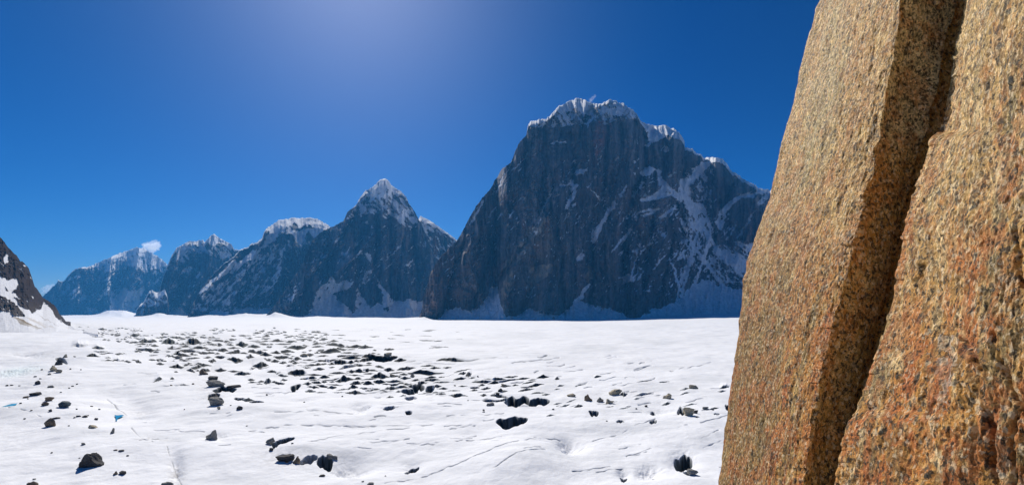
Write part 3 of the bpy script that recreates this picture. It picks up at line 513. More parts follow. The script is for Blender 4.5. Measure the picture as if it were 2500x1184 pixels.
# near slope at the left
silL = [(-420, 400), (-200, 480), (-100, 520), (-40, 552), (0, 579), (12, 592), (22, 606), (38, 622), (50, 637), (58, 641), (70, 655), (76, 672), (85, 698), (95, 712), (105, 726), (116, 733), (128, 742), (138, 750), (145, 765), (156, 778), (166, 790), (185, 804), (215, 812), (240, 817)]
botL = [(-420, 850), (-200, 835), (-100, 826), (0, 815), (100, 816), (150, 822), (190, 824), (215, 825), (240, 822)]
snL = [[(-50, 640), (0, 668), (20, 705), (45, 735), (60, 762), (75, 785), (80, 815), (-60, 830), (-60, 780), (-10, 755), (20, 762), (-20, 735), (-60, 700)], [(0, 672), (22, 684), (46, 680), (42, 706), (32, 710), (50, 730), (30, 720), (10, 700)], [(10, 632), (15, 618), (22, 622), (20, 640), (12, 645)],
       [(75, 722), (82, 726), (80, 732)], [(50, 740), (80, 765), (100, 752), (106, 738), (118, 745), (132, 765), (150, 785), (168, 792), (250, 816), (250, 835), (60, 830), (60, 790)], [(45, 650), (56, 660), (50, 656)], [(32, 647), (38, 650), (34, 652)]]
skL = [[(-30, 715), (12, 725), (40, 745), (60, 768), (62, 772), (30, 768), (0, 745), (-40, 730)], [(12, 700), (20, 712), (14, 712)], [(38, 725), (60, 738), (78, 752), (66, 756), (48, 745)], [(128, 738), (142, 765), (160, 788), (162, 790), (146, 775), (132, 755)]]
brL = [([(30, 770), (60, 782), (85, 795), (108, 803), (80, 801), (50, 790)], (.30, .24, .16), .75), ([(90, 764), (115, 780), (150, 800), (142, 797), (105, 778)], (.28, .23, .17), .6), ([(150, 795), (180, 808), (190, 812), (165, 805)], (.42, .36, .27), .6), ([(60, 770), (110, 790), (140, 803), (95, 795)], (.5, .44, .36), .45)]
def near_slope():
    x0, x1 = silL[0][0], silL[-1][0]; px = np.arange(x0, x1, 0.9)
    top = interp(silL, px)+3.2*fbm(px/7, px*0, 4, 3)*(px < 165); bt = interp(botL, px); nr = 330
    v = np.linspace(0, 1, nr)[:, None]; A = np.repeat(px[None], nr, 0); B = bt+(top-bt)*v
    yb = interp([(-420, 560), (-200, 650), (0, 760), (100, 760), (190, 690), (240, 660)], px); yt = interp([(-420, 1000), (-200, 1080), (0, 1180), (100, 1250), (166, 1150), (185, 950), (215, 760), (240, 670)], px)
    wx = A+4*fbm(A/9, B/9, 3, 2); wy = B+4*fbm(A/9, B/9, 3, 4)
    ms = np.zeros(A.shape)
    for p in snL: ms = np.maximum(ms, inpoly(wx, wy, p)*1.)
    for p in skL: ms = ms*(1-inpoly(wx, wy, p))
    n = fbm((A*.75+B*.65)/16, (-A*.65+B*.75)/4, 4, 71); ms = np.where((n > .5) & (B > 640), 1, ms)
    top0 = interp(silL, px); vs = np.clip((bt-B)/(bt-top0), 0, 1.1); Yv = yb+(yt-yb)*vs**0.8
    rel = (14*ridged(A/22, B/40, 4, 9)+5*ridged(A/5, B/7, 3, 19))*(1-ms*0.8)*sstep(0, .12, v)*np.minimum((yt-yb)/300, 1)
    Yv = Yv-rel
    e = (HZ-B)/F; Pm = np.stack([(A-1250)/F*Yv, Yv, CZ+e*Yv-1.5*(1-sstep(0, .05, v))], -1)
    rc = np.array((.026, .016, .014))*(1+.5*fbm(A/5, B/8, 4, 23)+.3*fbm(A/20, B/20, 2, 24))[..., None]
    gr = sstep(700, 760, B+A*-.3)[..., None]; rc = rc*(1-gr)+gr*np.array((.085, .072, .06))*(1+.5*fbm(A/4, B/4, 3, 27))[..., None]
    cm = mix3(rc, (.80, .81, .83), ms)
    for (p, c, k_) in brL:
        q = (A*.5+B*.87); m = inpoly(wx, wy, p)*k_*np.clip(.6+.9*fbm((A*.45-B)/3, (A+B*.45)/40, 3, 33), 0, 1); cm = mix3(cm, c, np.clip(m*1.4, 0, 1)*ms)
    T = Pm[-1]; rows = [Pm]; cols = [cm]
    for f_ in (.04, .3, .7):
        b_ = T.copy(); b_[:, :2] *= 1+f_; b_[:, 2] = np.maximum(T[:, 2]*(1-f_/.7), -3); rows.append(b_[None]); cols.append(cm[-1][None])
    o = grid_mesh('mountain_slope', np.concatenate(rows), np.concatenate(cols), M_near); tag(o, 'dark brown rocky slope with dirty snow fans, rising at the left edge', kind='structure')
near_slope()

# ------------------------------------------------------------------ granite slabs at the right
def granite_mat():
    m, t, b = base_mat('golden_granite', 0.7, 0.2); L = t.links.new
    at = N(t, 'ShaderNodeAttribute', attribute_name='Col'); tc = N(t, 'ShaderNodeTexCoord')
    mp = N(t, 'ShaderNodeMapping'); mp.inputs['Scale'].default_value = (1, 1, 0.85); L(tc.outputs['Object'], mp.inputs[0])
    def noise(s, d=5, r=.6):
        n = N(t, 'ShaderNodeTexNoise', Scale=s, Detail=d, Roughness=r); L(mp.outputs[0], n.inputs['Vector']); return n
    def ramp(src, a, bb):
        r = N(t, 'ShaderNodeMapRange'); r.interpolation_type = 'SMOOTHSTEP'; r.inputs['From Min'].default_value = a; r.inputs['From Max'].default_value = bb; L(src, r.inputs['Value']); return r.outputs[0]
    def mixc(fac, a, colr, k=1.0):
        x = N(t, 'ShaderNodeMix', data_type='RGBA'); mm = N(t, 'ShaderNodeMath', operation='MULTIPLY'); mm.inputs[1].default_value = k
        L(fac, mm.inputs[0]); L(mm.outputs[0], x.inputs[0]); L(a, x.inputs[6]); x.inputs[7].default_value = colr; return x.outputs[2]
    c = at.outputs['Color']; al = at.outputs['Alpha']
    def mulf(f, g, inv=False):
        q = N(t, 'ShaderNodeMath', operation='MULTIPLY'); L(f, q.inputs[0])
        if inv:
            i_ = N(t, 'ShaderNodeMath', operation='SUBTRACT'); i_.inputs[0].default_value = 1.0; L(g, i_.inputs[1]); g = i_.outputs[0]
        L(g, q.inputs[1]); return q.outputs[0]
    n1 = noise(19); c = mixc(mulf(ramp(n1.outputs[0], .54, .62), al), c, (.88, .68, .36, 1), .75)       # pale feldspar
    n2 = noise(13); n2.inputs['Distortion'].default_value = .4; c = mixc(ramp(n2.outputs[0], .53, .66), c, (.46, .20, .03, 1), .55)    # rust
    n6 = noise(4.5, 7, .7); c = mixc(mulf(ramp(n6.outputs[0], .47, .58), al, True), c, (.50, .17, .025, 1), .85)
    n3 = noise(34, 4, .7); c = mixc(ramp(n3.outputs[0], .54, .60), c, (.075, .058, .035, 1), .85)   # dark mica
    n5 = noise(70, 3, .7); c = mixc(mulf(ramp(n5.outputs[0], .55, .61), al), c, (.88, .72, .44, 1), .65)
    vo = N(t, 'ShaderNodeTexVoronoi', Scale=15.0); L(mp.outputs[0], vo.inputs['Vector']); n4 = noise(5)
    dk = N(t, 'ShaderNodeMath', operation='MULTIPLY'); r1 = N(t, 'ShaderNodeMapRange'); r1.inputs['From Min'].default_value = .26; r1.inputs['From Max'].default_value = .16
    L(vo.outputs['Distance'], r1.inputs['Value']); L(r1.outputs[0], dk.inputs[0]); L(ramp(n4.outputs[0], .50, .60), dk.inputs[1]); c = mixc(dk.outputs[0], c, (.09, .10, .085, 1), .8)
    v3 = N(t, 'ShaderNodeTexVoronoi', Scale=62.0); w3 = N(t, 'ShaderNodeVectorMath', operation='MULTIPLY_ADD'); w3.inputs[1].default_value = (.05, .05, .05); L(noise(30, 5, .7).outputs[1], w3.inputs[0]); L(mp.outputs[0], w3.inputs[2]); L(w3.outputs[0], v3.inputs['Vector']); s3 = N(t, 'ShaderNodeSeparateColor'); L(v3.outputs['Color'], s3.inputs[0])
    r3 = N(t, 'ShaderNodeMapRange'); r3.inputs['To Min'].default_value = .72; r3.inputs['To Max'].default_value = 1.24; L(s3.outputs[0], r3.inputs['Value'])
    mu = N(t, 'ShaderNodeVectorMath', operation='MULTIPLY'); L(c, mu.inputs[0]); L(r3.outputs[0], mu.inputs[1]); c = mu.outputs[0]
    def cell(ch, a, bb, colr, k):
        global_c = mixc(ramp(s3.outputs[ch], a, bb), c, colr, k); return global_c
    c = cell(1, .86, .9, (.84, .72, .52, 1), .45); c = cell(2, .90, .93, (.05, .045, .035, 1), .65)
    gm_ = N(t, 'ShaderNodeGamma'); gm_.inputs['Gamma'].default_value = 1.35; L(c, gm_.inputs[0]); c = gm_.outputs[0]
    hs_ = N(t, 'ShaderNodeHueSaturation'); hs_.inputs['Saturation'].default_value = 0.96; hs_.inputs['Value'].default_value = 1.42; L(c, hs_.inputs['Color']); c = hs_.outputs[0]
    L(c, b.inputs['Base Color'])
    nb = noise(38, 7, .7); nb2 = noise(120, 4, .7); ad = N(t, 'ShaderNodeMath', operation='MULTIPLY_ADD'); ad.inputs[1].default_value = .35; L(nb2.outputs[0], ad.inputs[0]); L(nb.outputs[0], ad.inputs[2])
    v2 = N(t, 'ShaderNodeTexVoronoi', Scale=58.0); wv_ = N(t, 'ShaderNodeVectorMath', operation='MULTIPLY_ADD'); wv_.inputs[1].default_value = (.05, .05, .05); L(noise(25, 3).outputs[1], wv_.inputs[0]); L(mp.outputs[0], wv_.inputs[2]); L(wv_.outputs[0], v2.inputs['Vector'])
    sx = N(t, 'ShaderNodeSeparateColor'); L(v2.outputs['Color'], sx.inputs[0])
    a2 = N(t, 'ShaderNodeMath', operation='MULTIPLY_ADD'); a2.inputs[1].default_value = .4; L(sx.outputs[0], a2.inputs[0]); L(ad.outputs[0], a2.inputs[2])
    bp = N(t, 'ShaderNodeBump', Strength=1.0, Distance=.022); L(a2.outputs[0], bp.inputs['Height']); L(bp.outputs[0], b.inputs['Normal'])
    return m
M_gr = granite_mat()
S0 = [(-900, 2215), (-300, 2068), (0, 2003), (25, 1992), (50, 1985), (150, 1960), (250, 1935), (330, 1915), (430, 1890), (500, 1873), (545, 1855), (580, 1845), (640, 1822), (680, 1816), (740, 1812), (800, 1804), (880, 1795), (970, 1780), (1080, 1765), (1184, 1754), (1400, 1715), (9000, 1700)]
S1 = [(-900, 2330), (-300, 2250), (0, 2197), (50, 2195), (90, 2188), (150, 2180), (200, 2168), (300, 2150), (330, 2148), (400, 2138), (470, 2118), (540, 2100), (610, 2080), (700, 2058), (800, 2032), (870, 2015), (940, 1998), (1040, 1984), (1150, 1965), (1184, 1958), (1400, 1920), (9000, 1900)]
S2 = [(-900, 2520), (-300, 2400), (0, 2356), (60, 2345), (110, 2333), (170, 2325), (260, 2308), (318, 2300), (326, 2288), (335, 2279), (345, 2271), (370, 2263), (420, 2250), (480, 2228), (560, 2206), (600, 2202), (640, 2195), (720, 2182), (800, 2160), (860, 2146), (885, 2130), (950, 2108), (1000, 2098), (1018, 2082), (1030, 2070), (1060, 2062), (1110, 2054), (1184, 2040), (1400, 1990), (9000, 1960)]
hp = np.concatenate([np.linspace(9000, 1500, 24), np.linspace(1450, 1260, 12), np.arange(1240, -30, -1.35), np.linspace(-40, -900, 26)])
def yrec(py): return 1+np.clip((592-py)/1184, -.6, 1.3)*0.07
def slab(name, sections, label):
    """sections: list of (n, px0(py), px1(py), depth0, depth1, bulge, tint function)"""
    A = []; D = []; K = []; Q = []; q0 = 0
    for (n, f0, f1, d0, d1, bul, kind, width, n0, n1) in sections:
        for i in range(n):
            k = i/n; a = f0(hp)*(1-k)+f1(hp)*k+n0*math.exp(-k*14)+n1*math.exp(-(1-k)*14)
            d = 1/((1-k)/d0+k/d1)-bul*math.sin(math.pi*k)     # straight wall between the two edges
            kk_ = 1/((1-k)/d0+k/d1); u_ = (kk_-d0)/(d1-d0+1e-9)
            A.append(a); D.append(d*yrec(hp)); K.append(np.full(len(hp), kind)+k*.999); Q.append(np.full(len(hp), q0+width*u_))
        q0 += width
    A = np.array(A).T; D = np.array(D).T; K = np.array(K).T; B = np.repeat(hp[:, None], A.shape[1], 1)
    Xw = (A-1250)/F*D; Zw = CZ+(HZ-B)/F*D
    P0 = np.stack([Xw, D, Zw], -1)
    du = np.gradient(P0, axis=1); dv = np.gradient(P0, axis=0); nn = np.cross(dv, du); nn /= np.linalg.norm(nn, axis=-1)[..., None]+1e-9
    sgn = np.sign((nn*np.stack([-Xw, -D, CZ-Zw], -1)).sum(-1))
    kd = np.floor(K)
    return P0, nn*sgn[..., None], np.array(Q).T, Zw, kd, K-kd, A, B
f0 = lambda p: interp(S0, p); f1 = lambda p: interp(S1, p); f2 = lambda p: interp(S2, p)
def granite_relief(arc, z, seed, flute):
    q = arc; 
    r = .009*fbm(q/.04, z/(.045+.09*flute), 4, seed, .6)+.006*ridged(q/.05+z*.5, z/(.06+.1*flute), 3, seed+13, .6)+.007*ridged(q/.10+z*.6, z/(.13+.2*flute), 3, seed+3)+.024*fbm(q/.45, z/.6, 2, seed+5)
    # flaky plates with small steps
    w = fbm(q/.10+z, z/.16-q, 3, seed+7)*3.0; r = r+.005*(np.floor(w)+sstep(.75, 1, w-np.floor(w)))
    w = fbm(q/.28+z*.8, z/.42-q*.6, 4, seed+17)*3.4; r = r+.0035*(np.floor(w)+sstep(.85, 1, w-np.floor(w)))
    return r
def edge_noise(f, amp, seed, sc=22): return lambda p: f(p)+amp*fbm(p/sc, p*0, 4, seed)
z_ = np.zeros(len(hp)); n_0 = 4*fbm(hp/30, hp*0, 4, 1); n_1 = 5*fbm(hp/16, hp*0, 4, 2)+5*np.round(1.6*fbm(hp/60, hp*0, 2, 22)); n_2 = 5*fbm(hp/18, hp*0, 4, 3)+4*np.round(1.8*fbm(hp/55, hp*0, 2, 23)); wv = lambda p: f2(p)-20+25*vn(p/130, p*0, 5)
def tint(arc, z, B, seed, seed2):
    low = sstep(250, 1000, B)
    base = np.ones(arc.shape+(3,))*np.array((.52, .36, .135))
    base = mix3(base, (.54, .28, .05), low*.85)
    base = mix3(base, (.46, .17, .03), sstep(.05, .40, fbm(arc/.16, z/.28, 5, seed, .65))*(.30+.65*low))
    base = mix3(base, (.24, .15, .06), sstep(.05, .35, fbm(arc/.06, z/.13, 4, seed+77, .6))*.6)
    base = mix3(base, (.30, .27, .15), sstep(.15, .5, fbm(arc/.15, z/.9, 3, seed+9))*.55)
    base = mix3(base, (.72, .56, .31), sstep(.12, .45, fbm(arc/.07, z/.13, 5, seed2, .65))*.75)
    return base
# farther slab: back, sunlit face, shaded return face, inner crack
secs = [(14, lambda p: f0(p)+330, lambda p: f0(p)+60, 9.0, 6.6, 0, 0, 3, z_, z_), (8, lambda p: f0(p)+60, f0, 6.6, 5.5, .0, 0, 1.2, z_, n_0), (250, f0, f1, 5.5, 3.40, .05, 1, 2.15, n_0, n_1),
        (120, f1, lambda p: f2(p)+12, 3.40, 3.50, -.01, 2, .62, n_1*.6, z_), (40, lambda p: f2(p)+12, lambda p: f2(p)+110, 3.50, 4.3, 0, 3, 1.1, z_, z_), (3, lambda p: f2(p)+110, lambda p: f2(p)+420, 4.9, 6.5, 0, 3, 2, z_, z_)]
P0, nn, arc, z, kd, kk, A_, B_ = slab('granite_slab', secs, '')
face = (kd == 1)*sstep(0, .02, kk)*1.; ret = (kd == 2)*sstep(0, .05, kk)*1.
P1 = P0+nn*(granite_relief(arc, z, 11, 1.0)*.8)[..., None]*face[..., None]
P1 += nn*(.006*fbm(arc/.05, z/.05, 4, 5)+.03*fbm(arc/.3, z/.5, 3, 6)-.05*sstep(.0, .03, kk-.78-.12*fbm(z/.35, z*0, 3, 8)))[..., None]*(ret+(kd == 3))[..., None]
cg = tint(arc, z, B_, 21, 22)
sp = fbm(arc/.012, z/.012, 2, 44)
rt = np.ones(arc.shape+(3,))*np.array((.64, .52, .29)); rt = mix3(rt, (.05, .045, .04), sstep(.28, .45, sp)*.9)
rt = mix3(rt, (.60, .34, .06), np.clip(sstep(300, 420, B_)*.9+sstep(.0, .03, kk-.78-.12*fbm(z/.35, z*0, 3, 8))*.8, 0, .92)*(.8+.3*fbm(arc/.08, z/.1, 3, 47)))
for (poly, c, k_) in [([(2035, -40), (2085, -40), (2050, 240), (1975, 430), (1930, 520), (1985, 200)], (.47, .46, .34), .6), ([(1900, 640), (1935, 620), (1900, 980), (1850, 1200), (1830, 1200)], (.30, .24, .13), .6),
                      ([(2080, 380), (2130, 370), (2110, 470), (2060, 640), (2040, 600)], (.66, .52, .30), .6), ([(1960, 560), (2000, 540), (1975, 760), (1940, 800)], (.44, .20, .07), .5), ([(2100, 140), (2160, 130), (2140, 260), (2100, 300)], (.60, .42, .28), .5),
                      ([(1865, 1060), (1885, 1050), (1880, 1160), (1862, 1170)], (.20, .07, .07), .7), ([(1880, 830), (1905, 800), (1890, 940), (1870, 960)], (.42, .17, .06), .5)]:
    m = inpoly(A_+22*fbm(A_/20, B_/30, 4, 5), B_+30*fbm(A_/20, B_/30, 4, 6), poly)*k_; cg = mix3(cg, c, m*(.7+.6*fbm(A_/4, B_/10, 3, 8)))
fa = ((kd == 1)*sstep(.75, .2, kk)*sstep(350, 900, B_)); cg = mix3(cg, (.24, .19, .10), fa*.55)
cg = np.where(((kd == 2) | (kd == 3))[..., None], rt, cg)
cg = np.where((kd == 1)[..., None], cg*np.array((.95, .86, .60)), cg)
pal = np.where(kd == 1, .85-.5*sstep(250, 1000, B_), .62); cg = np.concatenate([cg, pal[..., None]], -1)
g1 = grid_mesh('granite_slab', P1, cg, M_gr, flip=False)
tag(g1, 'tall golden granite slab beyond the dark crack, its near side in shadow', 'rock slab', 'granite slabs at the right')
# nearer slab
C_ = lambda c: (lambda p: p*0+c)
secs = [(16, lambda p: f2(p)+110, lambda p: f2(p)+8, 4.0, 3.14, 0, 0, 1.5, z_, n_2), (6, lambda p: f2(p)+8, f2, 3.14, 3.10, 0, 0, .06, n_2, n_2), (330, f2, C_(2520), 3.10, 1.80, .06, 1, 1.4, n_2, z_), (60, C_(2520), C_(3300), 1.80, 1.2, .0, 1, .9, z_, z_), (10, C_(3300), C_(8000), 1.2, 1.5, .0, 1, 8, z_, z_)]
P0, nn, arc, z, kd, kk, A_, B_ = slab('granite_slab', secs, '')
face = (kd == 1)*1.*np.where(kk > 0, sstep(0, .02, kk+(A_ > 2400)), 0)
rr = granite_relief(arc, z, 51, .15)*.85
for (pts, wd, dp) in [([(2440, 880), (2470, 960), (2500, 1010)], 5, .04), ([(2398, 1000), (2412, 1060), (2405, 1120), (2425, 1184)], 6, .05), ([(2470, 1184), (2462, 1080), (2480, 1000)], 5, .04),
                      ([(2290, 780), (2310, 860), (2300, 960)], 14, .015), ([(2345, 830), (2370, 850), (2395, 900)], 5, .02), ([(2250, 480), (2262, 620), (2240, 700)], 5, .012), ([(2480, 560), (2500, 700)], 5, .03)]:
    dd = dist_poly(A_+5*fbm(A_/15, B_/15, 3, 2), B_, pts); rr = rr-dp*np.exp(-(dd/wd)**2)
P1 = P0+nn*(rr)[..., None]*face[..., None]
cg = tint(arc, z, B_, 31, 32)
for (poly, c, k_) in [([(2280, 820), (2320, 810), (2330, 900), (2300, 1000), (2285, 920)], (.50, .47, .42), .75), ([(2400, 1000), (2440, 990), (2460, 1090), (2440, 1180), (2400, 1150)], (.26, .25, .21), .7),
                      ([(2420, 340), (2480, 330), (2500, 480), (2430, 500)], (.42, .16, .05), .6), ([(2290, 1040), (2330, 1030), (2330, 1110), (2300, 1130)], (.45, .17, .03), .7), ([(2340, 825), (2400, 850), (2390, 900), (2350, 880)], (.34, .12, .05), .7)]:
    m = inpoly(A_+25*fbm(A_/22, B_/22, 4, 5), B_+25*fbm(A_/22, B_/22, 4, 6), poly)*k_; cg = mix3(cg, c, m*(.7+.5*fbm(A_/5, B_/9, 3, 8)))
for i in range(46):                           # grey-green crystals
    cx, cy = rng.uniform(2080, 2500), rng.uniform(20, 1180)
    if cx < interp(S2, cy)+15: continue
    a, b_ = rng.uniform(3, 7), rng.uniform(7, 17); th = rng.uniform(-.5, .1)
    dx = (A_-cx)*math.cos(th)-(B_-cy)*math.sin(th); dy = (A_-cx)*math.sin(th)+(B_-cy)*math.cos(th)
    cg = mix3(cg, (.085, .095, .08), (1-sstep(.7, 1.1, np.hypot(dx/a, dy/b_)+.35*fbm(A_/4, B_/4, 2, i)))*.85)
pal = np.clip(1-.35*sstep(100, 500, B_)-.4*sstep(400, 900, B_)+.5*fbm(arc/.3, z/.4, 3, 99), .08, 1); cg = np.concatenate([cg, pal[..., None]], -1)
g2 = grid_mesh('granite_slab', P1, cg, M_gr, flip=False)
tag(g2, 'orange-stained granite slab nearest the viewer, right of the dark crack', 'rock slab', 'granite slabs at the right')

# ------------------------------------------------------------------ boulders
def rock_mat(name, c0, c1):
    m, t, b = base_mat(name, .9, .2); L = t.links.new; tc = N(t, 'ShaderNodeTexCoord')
    n = N(t, 'ShaderNodeTexNoise', Scale=2.5, Detail=7.0, Roughness=.7); L(tc.outputs['Object'], n.inputs['Vector'])
    r = N(t, 'ShaderNodeMapRange'); r.inputs['From Min'].default_value = .3; r.inputs['From Max'].default_value = .7; L(n.outputs[0], r.inputs['Value'])
    x = N(t, 'ShaderNodeMix', data_type='RGBA'); x.inputs[6].default_value = c0; x.inputs[7].default_value = c1; L(r.outputs[0], x.inputs[0]); L(x.outputs[2], b.inputs['Base Color'])
    bp = N(t, 'ShaderNodeBump', Strength=.7, Distance=.15); L(n.outputs[0], bp.inputs['Height']); L(bp.outputs[0], b.inputs['Normal']); return m
RM = {'dark': rock_mat('dark_rock', (.035, .033, .035, 1), (.10, .095, .09, 1)), 'grey': rock_mat('grey_rock', (.16, .155, .14, 1), (.36, .345, .31, 1)),
      'tan': rock_mat('tan_rock', (.32, .27, .18, 1), (.60, .52, .38, 1)), 'brown': rock_mat('brown_rock', (.11, .08, .055, 1), (.30, .23, .16, 1)), 'teal': rock_mat('blue_grey_rock', (.05, .065, .07, 1), (.13, .16, .17, 1))}
def rock_mesh(seed, peak=None, flat=.75):
    r = random.Random(seed); bm = bmesh.new(); bmesh.ops.create_icosphere(bm, subdivisions=4, radius=1)
    pl = []
    for i in range(15):
        v = Vector((r.gauss(0, 1), r.gauss(0, 1), r.gauss(0, .8))).normalized(); pl.append((v, r.uniform(.55, .95)))
    pl.append((Vector((r.uniform(-.3, .3), r.uniform(-.3, .3), 1)).normalized(), flat))
    for v in bm.verts:
        d = v.co.normalized(); q = 1.25
        for (n, h) in pl:
            k = n.dot(d)
            if k > .05: q = min(q, h/k)
        v.co = d*q
    co = np.array([v.co[:] for v in bm.verts])
    jit = .13*fbm(co[:, 0]*2.2+seed+co[:, 2], co[:, 1]*2.2+co[:, 2]*2, 4, seed, .6)+.06*ridged(co[:, 0]*4+co[:, 2]*2, co[:, 1]*4-co[:, 2]*3, 2, seed+1)
    co = co*(1+jit)[:, None]
    if peak is not None: co[:, 2] += np.maximum(co[:, 2], 0)*np.exp(-((co[:, 0]-peak)/.35)**2)*1.0
    lo, hi = co.min(0), co.max(0); co = (co-(lo+hi)/2)/((hi-lo)/2)
    for v, c in zip(bm.verts, co): v.co = c
    me = bpy.data.meshes.new('boulder'); bm.to_mesh(me); bm.free(); return me
nrock = [0]
def boulder(px, py, w, h, tone, label, group=None, peak=None, tilt=0):
    nrock[0] += 1
    x, y, zz = ground(px, py); s_ = y/F
    me = rock_mesh(100+nrock[0]*7, peak)
    wd, ht = w*s_/2, h*s_; 
    c = np.empty(len(me.vertices)*3, np.float32); me.vertices.foreach_get('co', c); c = c.reshape(-1, 3)
    dep = wd*.8; hh = ht*.66
    c = c*np.array((wd*1.04, dep, hh)); ct, st = math.cos(tilt), math.sin(tilt)
    c = np.stack([c[:, 0]*ct-c[:, 2]*st, c[:, 1], c[:, 0]*st+c[:, 2]*ct], -1); c[:, 2] += hh*.5
    me.vertices.foreach_set('co', c.reshape(-1)); me.materials.append(RM[tone]); me.update()
    o = bpy.data.objects.new('boulder', me); o.location = (x, y+dep*.5, zz-.04); SC.collection.objects.link(o)
    tag(o, label, 'boulder', group or 'boulders scattered on the glacier'); return o
